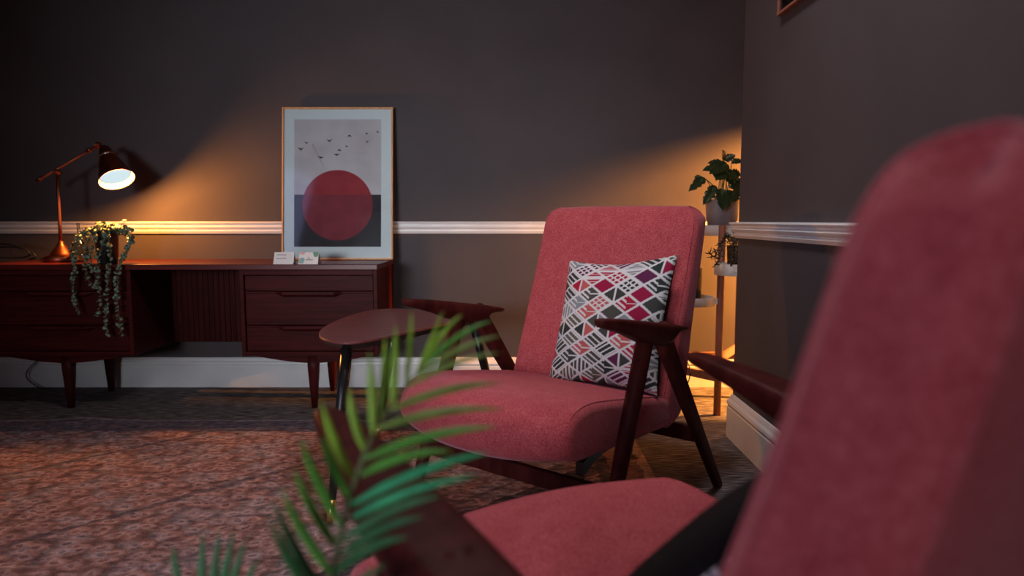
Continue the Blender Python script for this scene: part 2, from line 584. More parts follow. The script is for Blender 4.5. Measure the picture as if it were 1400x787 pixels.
def window(name, axis, at, lo, hi, z0, z1):
    f = MB()

    def bar(a0, a1, za, zb, t=0.05):
        if axis == 'x':
            f.box((at - 0.06, a0, za), (at - 0.06 + t, a1, zb), bev=0.004)
        else:
            f.box((a0, at - 0.06, za), (a1, at - 0.06 + t, zb), bev=0.004)
    bar(lo, lo + 0.06, z0, z1)
    bar(hi - 0.06, hi, z0, z1)
    bar(lo, hi, z0, z0 + 0.06)
    bar(lo, hi, z1 - 0.06, z1)
    zm = (z0 + z1) / 2
    bar(lo, hi, zm - 0.025, zm + 0.025)
    bar((lo + hi) / 2 - 0.015, (lo + hi) / 2 + 0.015, z0, z1)
    o = struct(f.build(name, 'white_gloss_paint'))
    g = MB()
    if axis == 'x':
        g.box((at - 0.045, lo + 0.05, z0 + 0.05), (at - 0.041, hi - 0.05, z1 - 0.05))
    else:
        g.box((lo + 0.05, at - 0.045, z0 + 0.05), (hi - 0.05, at - 0.041, z1 - 0.05))
    g.build('window_pane', 'window_glass', o)
    return o


window('window_1', 'x', X0 - 0.06, -1.2, 0.1, 0.95, 2.55)
window('window_2', 'y', Y0 - 0.06, -2.40, -0.90, 0.95, 2.55)


def sweep(name, path, prof):
    """path: plan points; prof: (offset to the left of the path, z), a closed outline"""
    n = len(path)
    P = [Vector(p) for p in path]
    rings = []
    for i in range(n):
        ns = []
        if i > 0:
            t = (P[i] - P[i - 1]).normalized()
            ns.append(Vector((-t.y, t.x)))
        if i < n - 1:
            t = (P[i + 1] - P[i]).normalized()
            ns.append(Vector((-t.y, t.x)))
        mv = ns[0] if len(ns) == 1 else (ns[0] + ns[1]) / (1 + ns[0].dot(ns[1]))
        rings.append([(P[i].x + mv.x * d, P[i].y + mv.y * d, z) for d, z in prof])
    return struct(MB().rings(rings, smooth=False).build(name, 'white_gloss_paint'))


rail = [(0, 0.874), (0.010, 0.874), (0.013, 0.880), (0.017, 0.886), (0.017, 0.890), (0.012, 0.893), (0.012, 0.897), (0.022, 0.904), (0.026, 0.911),
        (0.022, 0.917), (0.018, 0.920), (0.018, 0.926), (0.030, 0.930), (0.033, 0.935), (0.030, 0.940), (0, 0.942)]
base = [(0, 0), (0.020, 0), (0.020, 0.118), (0.017, 0.122), (0.017, 0.127), (0.022, 0.133), (0.020, 0.143), (0.012, 0.152), (0.010, 0.160), (0.006, 0.168), (0, 0.170)]
base_r = [(d, z * 1.14) for d, z in base]
# the path runs so that the room is on its left
sweep('trim_1', [(X1, Y1), (X0, Y1)], rail)
sweep('baseboard_back', [(X1, Y1), (X0, Y1)], base)
sweep('trim_2', [(PX, Y0), (PX, PY), (X1, PY)], rail)
sweep('baseboard_right', [(PX, Y0), (PX, PY), (X1, PY)], base_r)

# ------------------------------------------------------------------ rug
nx, ny = 60, 40
rx0, rx1, ry0, ry1 = -2.6, 0.532, 0.75, 3.205
rm = MB()
top, bot = [], []
for j in range(ny + 1):
    for i in range(nx + 1):
        x = rx0 + (rx1 - rx0) * i / nx
        y = ry0 + (ry1 - ry0) * j / ny
        hump = 0.014 * math.exp(-((x + 2.02) / 0.12) ** 2 - ((y - 3.2) / 0.10) ** 2)
        top.append((x, y, 0.0045 + hump))
fs = [(j * (nx + 1) + i, j * (nx + 1) + i + 1, (j + 1) * (nx + 1) + i + 1, (j + 1) * (nx + 1) + i) for j in range(ny) for i in range(nx)]
rm.add(top, fs, 0, True)
edge = [j * (nx + 1) + i for (i, j) in [(i, 0) for i in range(nx + 1)] + [(nx, j) for j in range(1, ny + 1)] + [(i, ny) for i in range(nx - 1, -1, -1)] + [(0, j) for j in range(ny - 1, 0, -1)]]
ev = [top[k] for k in edge]
lowv = [(p[0], p[1], 0.0003) for p in ev]
ne = len(ev)
rm.add(ev + lowv, [(k, (k + 1) % ne, ne + (k + 1) % ne, ne + k) for k in range(ne)])
tag(rm.build('rug', 'faded_rug'), 'faded salmon and grey patterned rug with ring motifs on the carpet', 'rug')

# ------------------------------------------------------------------ lounge chairs
TH1, CX1, CY1 = 0.671, 0.103, 2.171
TH2, CX2, CY2 = 2.552, 0.193, 0.893
LH = 0.318
FZ = 0.004


def shell(profile, rr=0.024, per=5, crown_fn=None, round_top=None):
    def width(z):
        # the upper corners are rounded off
        if round_top is None:
            return 1.0
        zt, rad = round_top
        q = (z - (zt - rad)) / rad
        return 1.0 if q <= 0 else (LH - rad + rad * math.sqrt(max(0.0, 1 - min(1.0, q) ** 2 * 0.92))) / LH

    loop = [Vector((p[0], p[1])) for p in spline([(a, c, 0) for a, c in profile], per, True)]
    n = len(loop)
    area = sum(loop[i].x * loop[(i + 1) % n].y - loop[(i + 1) % n].x * loop[i].y for i in range(n))
    sgn = 1 if area > 0 else -1
    nor = []
    for i in range(n):
        t = (loop[(i + 1) % n] - loop[i - 1]).normalized()
        nor.append(Vector((t.y, -t.x)) * sgn)
    st = []
    for k in range(6):
        a = (PI / 2) * k / 5
        st.append((-(LH - rr + rr * math.cos(a)) if False else -(LH - rr) - rr * math.sin(PI / 2 - a), rr * (1 - math.cos(PI / 2 - a))))
    inner = [-(LH - rr) + 2 * (LH - rr) * k / 14 for k in range(1, 14)]
    st += [(x, 0.0) for x in inner]
    st += [(-a, d) for a, d in reversed(st[:6])]
    rings = []
    for l, ins in st:
        q = max(0.0, 1 - (abs(l) / LH) ** 2.4)
        rings.append([(l * width(loop[i].y), loop[i].x + nor[i].x * (crown_fn(loop[i]) * q - ins), loop[i].y + nor[i].y * (crown_fn(loop[i]) * q - ins)) for i in range(n)])
    mb = MB().rings(rings, 0, True, True)
    # welt along both side seams
    for s in (-1, 1):
        l = s * (LH - rr * 0.62)
        mb.tube([(l * width(loop[i % n].y), loop[i % n].x + nor[i % n].x * -0.0012, loop[i % n].y + nor[i % n].y * -0.0012) for i in range(n + 1)], 0.0036, 6, 0, False)
    return mb


SEAT = [(0.245, 0.375), (0.12, 0.405), (-0.05, 0.434), (-0.20, 0.455), (-0.285, 0.446), (-0.330, 0.405), (-0.332, 0.352), (-0.290, 0.318), (-0.15, 0.308),
        (0.0, 0.297), (0.15, 0.290), (0.27, 0.292)]
BACK = [(0.225, 0.365), (0.275, 0.50), (0.330, 0.65), (0.385, 0.80), (0.432, 0.945), (0.452, 0.983), (0.487, 0.992), (0.513, 0.968), (0.510, 0.925), (0.478, 0.79),
        (0.430, 0.63), (0.396, 0.47), (0.378, 0.37), (0.345, 0.305), (0.29, 0.281), (0.235, 0.287)]


def chair_proto():
    root = thing('lounge_chair', 'red high-backed lounge chair facing the camera, with the patterned cushion upright against its back',
                 'chair', (CX1, CY1, FZ), -TH1, 'red high-backed lounge chairs')
    kids = []

    def crown_seat(p):
        g = max(0.0, min(1.0, (0.10 - p.x) / 0.35))
        top_ = 0.4 if p.y < 0.33 else max(0.08, min(1.0, (0.458 - p.y) / 0.05))
        return 0.007 + 0.050 * g * top_ * (1.0 if p.x < -0.2 else 0.4)
    kids.append(shell(SEAT, crown_fn=crown_seat).build('seat', 'pink_upholstery', root, True))

    def crown_back(p):
        return 0.012 if p.y < 0.93 else 0.004
    kids.append(shell(BACK, crown_fn=crown_back, round_top=(0.992, 0.06)).build('backrest', 'pink_upholstery', root, True))
    for s in (1, -1):
        lx = 0.360 * s
        # horn-shaped armrest: lofted cross-sections (s, top z, half width, thickness, lateral shift)
        secs = [(-0.266, 0.690, 0.008, 0.010, 0.000), (-0.260, 0.694, 0.016, 0.021, 0), (-0.235, 0.693, 0.022, 0.027, 0.001), (-0.19, 0.688, 0.029, 0.034, 0.002),
                (-0.13, 0.680, 0.036, 0.044, 0.003), (-0.06, 0.669, 0.043, 0.060, 0.004), (0.0, 0.659, 0.046, 0.068, 0.004), (0.06, 0.649, 0.047, 0.068, 0.003),
                (0.105, 0.642, 0.045, 0.058, 0.002), (0.130, 0.637, 0.043, 0.032, 0.001), (0.165, 0.630, 0.040, 0.021, 0.0), (0.198, 0.623, 0.036, 0.017, 0.0), (0.206, 0.621, 0.030, 0.012, 0)]
        rings = []
        for ss, tz, hw, th, sh in secs:
            ring = []
            for k in range(20):
                a = 2 * PI * k / 20
                ca, sa = math.cos(a), math.sin(a)
                e = 0.36
                px = math.copysign(abs(ca) ** e, ca)
                pz = math.copysign(abs(sa) ** e, sa)
                taper = 1.0 if pz > 0 else 1.0 - 0.35 * (-pz)
                ring.append((lx + s * sh + px * hw * taper, ss, tz - th / 2 + pz * th / 2))
            rings.append(ring)
        kids.append(MB().rings(rings).build('armrest', 'walnut_frame', root))
        # front leg: round tapered
        jf, ff = (-0.004, 0.625), (-0.250, 0.0)
        fl = MB()
        fl.tube([(lx, jf[0] + (ff[0] - jf[0]) * t, jf[1] + (ff[1] - jf[1]) * t) for t in (0, 0.2, 0.5, 0.8, 1.0)], [0.025, 0.025, 0.0235, 0.020, 0.017], 16)
        kids.append(fl.build('leg', 'walnut_frame', root))
        # rear leg: flat tapered plank
        jr, rf = (0.078, 0.625), (0.568, 0.0)
        d = Vector((rf[0] - jr[0], rf[1] - jr[1])).normalized()
        nrm = Vector((d.y, -d.x))
        rings = []
        for t in (0, 0.15, 0.4, 0.7, 0.97, 1.0):
            hw = 0.036 + (0.018 - 0.036) * t
            ht = 0.017 - 0.004 * t
            if t == 1.0:
                hw *= 0.9
            c0 = jr[0] + (rf[0] - jr[0]) * t
            z0 = jr[1] + (rf[1] - jr[1]) * t
            ring = []
            for k in range(16):
                a = 2 * PI * k / 16
                ca, sa = math.cos(a), math.sin(a)
                pw = math.copysign(abs(ca) ** 0.5, ca) * hw
                pt = math.copysign(abs(sa) ** 0.5, sa) * ht
                z = z0 + nrm.y * pw
                yy = c0 + nrm.x * pw
                if t > 0.9 and z < 0.002:
                    k_ = (z - 0.0) / d.y if d.y else 0
                    yy -= d.x * k_
                    z = 0.0
                ring.append((lx + pt, yy, z))
            rings.append(ring)
        kids.append(MB().rings(rings).build('leg', 'walnut_frame', root))
    # stretchers between the side frames
    t1 = 0.68
    yq, zq = -0.004 - 0.246 * t1, 0.601 * (1 - t1)
    kids.append(MB().box((-0.36, yq - 0.012, zq - 0.026), (0.36, yq + 0.012, zq + 0.026), bev=0.004).build('front_stretcher', 'walnut_frame', root))
    t2 = 0.60
    yq, zq = 0.075 + 0.477 * t2, 0.601 * (1 - t2)
    kids.append(MB().box((-0.36, yq - 0.012, zq - 0.026), (0.36, yq + 0.012, zq + 0.026), bev=0.004).build('rear_stretcher', 'walnut_frame', root))
    # black support rails under the seat, resting on the two stretchers
    for s in (1, -1):
        sr = MB()
        path = spline([(0.24 * s, -0.16, 0.245), (0.24 * s, -0.06, 0.283), (0.24 * s, 0.10, 0.284), (0.24 * s, 0.25, 0.274), (0.24 * s, 0.365, 0.255)], 4)
        rings = [[(p.x + a, p.y, p.z + c) for a, c in ((-0.013, -0.02), (0.013, -0.02), (0.013, 0.02), (-0.013, 0.02))] for p in path]
        sr.rings(rings, smooth=False)
        kids.append(sr.build('support_rail', 'black_lacquer', root))
    return root, kids


chair, chair_kids = chair_proto()
chair_b = copy_thing(chair, chair_kids, 'red high-backed lounge chair seen from behind, nearest the camera, its armrest behind the palm')
chair_b.location = (CX2, CY2, FZ)
chair_b.rotation_euler = (0, 0, -TH2)


# ------------------------------------------------------------------ cushions
def weave_pattern(n, seed):
    """white lattice of wide diamonds, each filled with bars, grids, triangles or a plain colour"""
    rg = np.random.RandomState(seed)
    u, v = np.meshgrid(np.linspace(0, 1, n), np.linspace(0, 1, n))
    cw, chh = 1 / 4.3, 1 / 7.2
    a = u / cw + v / chh
    c = u / cw - v / chh + 40
    ia, ic = np.floor(a).astype(int), np.floor(c).astype(int)
    fa, fc = a - ia, c - ic
    key = (ia * 7919 + ic * 104729) % 4096
    kinds = np.array([0, 1, 1, 2, 2, 3, 3, 4, 5, 5, 6, 7, 7, 8, 8])[rg.randint(0, 15, 4096)][key]
    pal = np.array([(0.33, 0.012, 0.040), (0.26, 0.010, 0.045), (0.040, 0.042, 0.038), (0.030, 0.034, 0.032), (0.10, 0.018, 0.062), (0.10, 0.095, 0.070), (0.045, 0.045, 0.043),
                    (0.42, 0.09, 0.085), (0.060, 0.058, 0.050), (0.20, 0.22, 0.24), (0.028, 0.034, 0.032)])
    cidx = rg.randint(0, len(pal), 4096)[key]
    cidx2 = rg.randint(0, len(pal), 4096)[key]
    white = np.array((0.58, 0.56, 0.57))
    col = np.tile(white, (n, n, 1))
    lw = 0.070
    inside = (fa > lw) & (fa < 1 - lw) & (fc > lw) & (fc < 1 - lw)
    d = np.maximum(np.abs(fa - 0.5), np.abs(fc - 0.5)) * 2
    hx, hy = (fa + fc) / 2, (fa - fc)
    on = np.zeros((n, n), bool)
    st = lambda q, k, duty: ((q * k) % 1.0) < duty
    on |= (kinds == 0)
    on |= (kinds == 1) & st(fa + 0.03, 3.2, 0.68)
    on |= (kinds == 2) & st(fc + 0.03, 3.2, 0.68)
    on |= (kinds == 3) & st(fa - 0.06, 3.4, 0.70) & st(fc - 0.06, 3.4, 0.70)
    on |= (kinds == 4) & (d > 0.42)
    on |= (kinds == 5) & (np.abs(hx - 0.5) > 0.035)
    on |= (kinds == 6) & st(hx + 0.02, 6.5, 0.64)
    on |= (kinds == 7) & (((hx > 0.5) & (np.abs(hy) > 0.06)) | ((hx <= 0.5) & st(fa, 3.2, 0.6)))
    on |= (kinds == 8) & (np.abs(hy) > 0.09) & st(np.abs(hy) + 0.1, 3.1, 0.66)
    on &= inside
    base_c = pal[cidx]
    alt = (kinds == 5) & (hx > 0.5)
    base_c = np.where(alt[..., None], pal[cidx2], base_c)
    col[on] = base_c[on]
    return col


def cushion(name, label, size_w, size_h, thick, matrix, seed, front_pattern=True, skew=0.0, front_share=0.5):
    root = thing(name, label, 'cushion')
    root.matrix_world = matrix
    n = 190
    u, v = np.meshgrid(np.linspace(-1, 1, n), np.linspace(-1, 1, n))
    # edges drawn in between the corners
    pull_x = 1 - 0.085 * (1 - v ** 2) * np.abs(u) ** 3
    pull_y = 1 - 0.085 * (1 - u ** 2) * np.abs(v) ** 3
    X = u * size_w / 2 * pull_x + skew * v * size_h / 2
    Y = v * size_h / 2 * pull_y + 0.04 * size_h * (u > 0) * u * (v > 0) * v
    puff = np.sqrt(np.clip(1 - np.abs(u) ** 2.6, 0, 1) * np.clip(1 - np.abs(v) ** 2.6, 0, 1)) ** 0.85
    rg = np.random.RandomState(seed)
    ripple = 0.0035 * np.sin(9 * u + 2 * v + rg.rand() * 6) * np.clip(np.abs(v) * 1.2, 0, 1) * (1 - np.abs(u) ** 4)
    idx = np.arange(n * n).reshape(n, n)
    quads = np.stack([idx[:-1, :-1], idx[:-1, 1:], idx[1:, 1:], idx[1:, :-1]], -1).reshape(-1, 4)
    for part, sg in (('front_cover', 1), ('back_cover', -1)):
        Z = sg * (puff * thick * (front_share if sg > 0 else 1 - front_share) + ripple * puff)
        verts = np.stack([X, Y, Z], -1).reshape(-1, 3)
        me = bpy.data.meshes.new(part)
        q = quads if sg > 0 else quads[:, ::-1]
        me.from_pydata(verts.tolist(), [], q.tolist())
        patterned = (sg > 0) == front_pattern
        if patterned:
            at_ = me.color_attributes.new('weave', 'FLOAT_COLOR', 'POINT')
            colr = np.concatenate([weave_pattern(n, seed).reshape(-1, 3), np.ones((n * n, 1))], 1).astype(np.float32)
            at_.data.foreach_set('color', colr.ravel())
        me.materials.append(MATS['cushion_print' if patterned else 'fabric_black'])
        me.polygons.foreach_set('use_smooth', [True] * len(me.polygons))
        o = bpy.data.objects.new(part, me)
        COL.objects.link(o)
        o.parent = root
        o['label'] = 'patterned side of the cushion' if patterned else 'black side of the cushion'
    return root


def chair_frame(th, cx, cy):
    return Matrix.Translation((cx, cy, FZ)) @ Matrix.Rotation(-th, 4, 'Z')


dn = Vector((0, 0.222, 0.641)).normalized()
nn = Vector((0, -dn.z, dn.y))
xa = Vector((1, 0, 0))


def cushion_matrix(th, cx, cy, centre, up, normal, roll):
    R3 = Matrix((xa, up, normal)).transposed().to_4x4()
    return chair_frame(th, cx, cy) @ Matrix.Translation(centre) @ R3 @ Matrix.Rotation(roll, 4, 'Z')


c0 = Vector((0.105, 0.222, 0.346)) + dn * 0.245 + nn * 0.075
cushion('cushion', 'square cushion with red, grey and white geometric print, propped against the middle chair back', 0.41, 0.44, 0.125,
        cushion_matrix(TH1, CX1, CY1, c0, dn, nn, math.radians(2.5)), 11, True, skew=0.02)
up2 = Vector((0, 0.68, 0.74)).normalized()
nn2 = Vector((0, -up2.z, up2.y))
cushion('cushion', 'cushion slumped on the nearest chair, black side forward and pale print behind', 0.41, 0.42, 0.125,
        cushion_matrix(TH2, CX2, CY2, Vector((-0.005, 0.178, 0.562)), up2, nn2, 0.0), 23, False, front_share=0.55)

# ------------------------------------------------------------------ sideboard
ZT = 0.733
sb = thing('sideboard', 'long dark red mahogany kneehole sideboard with carved drawer pulls against the back wall', 'sideboard', (-1.63, 3.62, 0))
OX, OY = -1.63, 3.62


def sbox(mb, lo, hi, mi=0, bev=0.002):
    return mb.box((lo[0] - OX, lo[1] - OY, lo[2]), (hi[0] - OX, hi[1] - OY, hi[2]), mi, bev)


FY = 3.385
sbox(MB(), (-2.615, 3.377, 0.706), (-0.660, 3.862, ZT), bev=0.003).build('top', 'mahogany_polished', sb)
kp = MB()
k = 0
xx = -1.885
while xx < -1.34:
    sbox(kp, (xx, 3.795, 0.275), (min(xx + 0.0285, -1.335), 3.81, 0.706), bev=0.003)
    xx += 0.0295
sbox(kp, (-1.885, 3.81, 0.275), (-1.335, 3.82, 0.706), bev=0)
kp.build('reeded_back_panel', 'mahogany_upright', sb)
for (xa0, xa1) in ((-2.605, -1.878), (-1.342, -0.664)):
    ca = MB()
    z0, z1 = 0.276, 0.706
    sbox(ca, (xa0, FY, z0), (xa0 + 0.020, 3.85, z1))
    sbox(ca, (xa1 - 0.020, FY, z0), (xa1, 3.85, z1))
    sbox(ca, (xa0 + 0.02, FY, z0), (xa1 - 0.02, 3.85, z0 + 0.022))
    sbox(ca, (xa0 + 0.02, FY, z1 - 0.026), (xa1 - 0.02, 3.85, z1))
    sbox(ca, (xa0 + 0.02, 3.835, z0 + 0.022), (xa1 - 0.02, 3.85, z1 - 0.026))
    ca.build('pedestal_case', 'mahogany', sb)
    a, c = xa0 + 0.023, xa1 - 0.023
    xm, hw = (a + c) / 2, (c - a) / 2
    for (za, zb, lip) in ((0.601, 0.677, False), (0.431, 0.598, True), (0.301, 0.428, True)):
        dr = MB()
        sbox(dr, (a, FY + 0.013, za), (c, 3.80, zb), bev=0.0015)
        drw = dr.build('drawer', 'mahogany', sb)
        if lip:
            # carved pull: a thin ledge along the top that swells into a long trapezoid grip
            hm = MB()
            xs = [a - OX, xm - hw * 0.52 - OX, xm - hw * 0.40 - OX, xm + hw * 0.40 - OX, xm + hw * 0.52 - OX, c - OX]
            prj = [0.006, 0.006, 0.026, 0.026, 0.006, 0.006]
            drop = [0.010, 0.010, 0.026, 0.026, 0.010, 0.010]
            yb = FY + 0.013 - OY
            rings = [[(x, yb + 0.001, zb), (x, yb - p, zb - 0.001), (x, yb - p, zb - 0.011 * d / 0.026 - 0.003), (x, yb - p * 0.8, zb - d * 0.75), (x, yb - p * 0.45, zb - d), (x, yb + 0.001, zb - d)]
                     for x, p, d in zip(xs, prj, drop)]
            hm.rings(rings, smooth=False)
            hm.build('drawer_pull', 'mahogany', drw)
    # curved aprons front and rear
    for yb in (FY + 0.03, 3.80):
        ap = MB()
        rings = []
        for i in range(25):
            q = -1 + 2 * i / 24
            z = 0.276 - 0.042 * (1 - abs(q) ** 1.6)
            x = xm + q * (hw - 0.01) - OX
            rings.append([(x, yb - OY, 0.278), (x, yb - OY + 0.018, 0.278), (x, yb - OY + 0.018, z), (x, yb - OY, z)])
        ap.rings(rings, smooth=False)
        ap.build('apron', 'mahogany', sb)
    for yl in (3.437, 3.79):
        lg = MB()
        rings = []
        for z, hw2 in ((0.277, 0.027), (0.20, 0.025), (0.10, 0.019), (0.0, 0.0125)):
            rings.append([(xm - OX + hw2 * 1.0 * px, yl - OY + hw2 * 0.9 * py, z) for px, py in
                          ((-1, -0.8), (-0.8, -1), (0.8, -1), (1, -0.8), (1, 0.8), (0.8, 1), (-0.8, 1), (-1, 0.8))])
        lg.rings(rings)
        lg.build('leg', 'mahogany_upright', sb)

# ------------------------------------------------------------------ framed print leaning on the wall
bl = Vector((-0.95, 3.766, ZT + 0.001))
lean = math.atan2(0.088, 0.82)
FW, FH, FD = 0.603, 0.829, 0.020
pic = thing('framed_print', 'framed abstract print of a red sun and small birds leaning on the sideboard', 'picture', bl)
pic.rotation_euler = (-lean, 0, 0)
# local: x across, z up, y depth; front at y = -FD
fr = MB()
t_ = 0.0085
fr.box((-FW / 2, -FD, 0), (-FW / 2 + t_, 0, FH), bev=0.001)
fr.box((FW / 2 - t_, -FD, 0), (FW / 2, 0, FH), bev=0.001)
fr.box((-FW / 2 + t_, -FD, 0), (FW / 2 - t_, 0, t_), bev=0.001)
fr.box((-FW / 2 + t_, -FD, FH - t_), (FW / 2 - t_, 0, FH), bev=0.001)
fr.build('frame', 'oak', pic)
pm = MB()
iw, ih = FW / 2 - t_, FH - t_
pm.box((-iw, -0.008, t_), (iw, -0.002, ih), 0)


def flat(pts, y, mi):
    pm.add([(x, y, z) for x, z in pts], [tuple(range(len(pts)))], mi)


px0, px1, pz0, pz1 = -FW / 2 + 0.064, FW / 2 - 0.065, 0.070, FH - 0.064
hz = FH * (1 - 0.5725)
flat([(px0, hz), (px1, hz), (px1, pz1), (px0, pz1)], -0.0083, 1)
flat([(px0, pz0), (px1, pz0), (px1, hz), (px0, hz)], -0.0083, 2)
cxs, czs, rs = 0.498 * FW - FW / 2, FH * (1 - 0.642), 0.192
a0 = math.asin((hz - czs) / rs)
up_arc = [(cxs + rs * math.cos(a0 + (PI - 2 * a0) * i / 48), czs + rs * math.sin(a0 + (PI - 2 * a0) * i / 48)) for i in range(49)]
dn_arc = [(cxs + rs * math.cos(PI - a0 + (PI + 2 * a0) * i / 48), czs + rs * math.sin(PI - a0 + (PI + 2 * a0) * i / 48)) for i in range(49)]
flat(up_arc, -0.0086, 3)
flat(dn_arc, -0.0086, 4)
# birds: (x, z) as fraction of the picture, size, shape
for fx, fz, sz, kind in ((0.165, 0.275, 0.036, 'v'), (0.215, 0.233, 0.022, 'v'), (0.425, 0.220, 0.036, 'v'), (0.345, 0.328, 0.036, 'f'), (0.49, 0.310, 0.036, 'f'),
                         (0.515, 0.277, 0.026, 'a'), (0.58, 0.253, 0.018, 'a'), (0.605, 0.183, 0.026, 'a'), (0.76, 0.172, 0.018, 'v'), (0.765, 0.226, 0.018, 'v'), (0.86, 0.157, 0.018, 'a')):
    bx, bz = (fx - 0.5) * FW, FH * (1 - fz)
    s1 = {'v': 0.42, 'f': 0.10, 'a': -0.42}[kind] * sz
    h_ = 0.0026 + sz * 0.06
    tl = random.uniform(-0.12, 0.12) * sz
    for sgn in (-1, 1):
        tip = (bx + sgn * sz * 0.5, bz + s1 * 0.75 + sgn * tl)
        mid = (bx + sgn * sz * 0.24, bz + s1 * 0.30 + h_ * 0.8 + sgn * tl * 0.5)
        midb = (bx + sgn * sz * 0.22, bz + s1 * 0.30 - h_ * 0.6 + sgn * tl * 0.5)
        flat([(bx, bz + h_), mid, tip, midb, (bx, bz - h_ * 1.4)], -0.0085, 2)
# a faint smoky streak in the printed sky
for i in range(6):
    z_ = FH * (1 - (0.24 + 0.025 * i))
    x_ = (0.27 + 0.017 * i - 0.5) * FW
    w_ = 0.006 - 0.0006 * i
    flat([(x_ - w_, z_), (x_ + w_, z_ + 0.002), (x_ + w_ + 0.0102, z_ - 0.0207), (x_ - w_ + 0.0102, z_ - 0.0207)], -0.00845, 5)
pm.build('print', ['print_paper', 'print_sky', 'print_dark', 'print_sun_upper', 'print_sun_lower', 'print_mauve'], pic)
MB().box((-iw, -0.0125, t_), (iw, -0.0115, ih)).build('glass_pane', 'picture_glass', pic)

# ------------------------------------------------------------------ tent cards
def tent_card(label, x, rz, kind):
    root = thing('tent_card', label, 'card', (x, 3.425, ZT), rz, 'tent cards on the sideboard')
    wd, ht, dp = 0.098, 0.058, 0.026
    s = MB()
    th = 0.0012
    for sg in (-1, 1):
        s.add([(-wd / 2, sg * dp, 0), (wd / 2, sg * dp, 0), (wd / 2, 0, ht), (-wd / 2, 0, ht),
               (-wd / 2, sg * (dp - th), 0), (wd / 2, sg * (dp - th), 0), (wd / 2, 0, ht - 3 * th), (-wd / 2, 0, ht - 3 * th)],
              [(0, 1, 2, 3), (4, 5, 6, 7), (0, 3, 7, 4), (1, 2, 6, 5), (0, 1, 5, 4)])
    s.build('folded_card', 'card', root)
    ink = MB()

    def on_face(pts, mi):
        out = []
        for u_, q in pts:
            out.append((u_, -dp * (1 - q) - 0.0006, ht * q + 0.0003))
        ink.add(out, [tuple(range(len(out)))], mi)

    def letters(x0, x1, q, hq, mi):
        x_ = x0
        while x_ < x1:
            lw = random.uniform(0.0016, 0.0034)
            on_face([(x_, q), (x_ + lw, q), (x_ + lw, q + hq * random.uniform(0.7, 1.1)), (x_, q + hq)], mi)
            x_ += lw + 0.0009
    if kind == 0:
        letters(-0.036, 0.012, 0.74, 0.075, 0)
        letters(-0.036, 0.010, 0.44, 0.050, 0)
    else:
        on_face([(0.018, 0.99), (0.047, 0.99), (0.047, 0.72), (0.040, 0.60), (0.028, 0.62), (0.022, 0.78)], 1)
        on_face([(-0.046, 0.08), (-0.024, 0.06), (-0.018, 0.40), (-0.026, 0.54), (-0.044, 0.50)], 2)
        on_face([(-0.044, 0.84), (-0.028, 0.80), (-0.018, 0.92), (-0.022, 0.99), (-0.044, 0.99)], 3)
        on_face([(-0.0485, 0.06), (-0.046, 0.06), (-0.046, 0.45), (-0.0485, 0.48)], 3)
        letters(-0.012, 0.020, 0.33, 0.08, 0)
        on_face([(-0.004, 0.48), (0.006, 0.44), (0.006, 0.50), (-0.002, 0.54)], 0)
    ink.build('printing', ['card_ink', 'card_green', 'card_teal', 'card_pink'], root)
    return root


tent_card('pale folded tent card with two lines of print, the left one on the sideboard', -1.128, 0.03, 0)
tent_card('pale folded tent card with green and teal leaf shapes, the right one on the sideboard', -1.005, -0.05, 1)

# ------------------------------------------------------------------ desk lamp
lam = thing('desk_lamp', 'lit copper desk lamp with jointed arm and bell shade on the sideboard', 'lamp', (-2.362, 3.62, ZT))
LO = Vector((-2.362, 3.62, ZT))


def lp(p):
    return Vector(p) - LO


MB().lathe([(0.078, 0.0), (0.081, 0.004), (0.081, 0.024), (0.076, 0.030), (0.060, 0.034), (0.052, 0.044), (0.040, 0.060), (0.027, 0.076), (0.018, 0.088), (0.014, 0.100), (0.012, 0.108)],
           seg=40).build('base', 'copper', lam)
MB().tube([(0, 0, 0.10), (0.001, 0, 0.2), (0.004, 0, 0.33), (0.006, 0, 0.455)], 0.0085, 14).build('pole', 'copper', lam)
e0, e1, piv = lp((-2.462, 3.612, 1.150)), lp((-2.150, 3.640, 1.336)), lp((-2.356, 3.62, 1.196))
am = MB()
am.tube([e0, e0.lerp(e1, 0.08), e0.lerp(e1, 0.09), e0.lerp(e1, 0.5), e1], [0.010, 0.010, 0.0065, 0.0065, 0.0065], 12)
am.build('arm', 'copper', lam)
for p, r_ in ((piv, 0.017), (e1, 0.018)):
    jt = MB()
    jt.lathe([(0.0, -r_), (r_ * 0.6, -r_ * 0.8), (r_ * 0.95, -r_ * 0.3), (r_ * 0.95, r_ * 0.3), (r_ * 0.6, r_ * 0.8), (0.0, r_)], p, 16)
    jt.lathe([(0.008, -0.028), (0.008, 0.028)], p, 12, axis=(0, 1, 0))
    jt.build('joint', 'copper', lam)
MB().lathe([(0.011, -0.012), (0.013, 0), (0.011, 0.012)], e0.lerp(e1, 0.86), 12, axis=e1 - e0).build('collar', 'copper', lam)
axis = Vector((0.47, -0.33, -0.81)).normalized()
mouth = lp((-2.021, 3.570, 1.156))
cap = mouth - axis * 0.200
neck = MB()
neck.tube([e1, e1.lerp(cap, 0.6), cap], 0.010, 12)
neck.lathe([(0.010, -0.012), (0.020, -0.006), (0.027, 0.004), (0.031, 0.020), (0.037, 0.046), (0.0405, 0.053), (0.0385, 0.053), (0.035, 0.046), (0.028, 0.020), (0.022, 0.006), (0.0, 0.0)], cap, 40,
           axis=axis, cap=False)
neck.build('shade_cap', 'copper', lam)
sh = MB()
outer = [(0.0430, 0.062), (0.047, 0.072), (0.055, 0.100), (0.064, 0.130), (0.073, 0.160), (0.081, 0.186), (0.0855, 0.200)]
sh.lathe(outer, cap, 48, 0, axis, False)
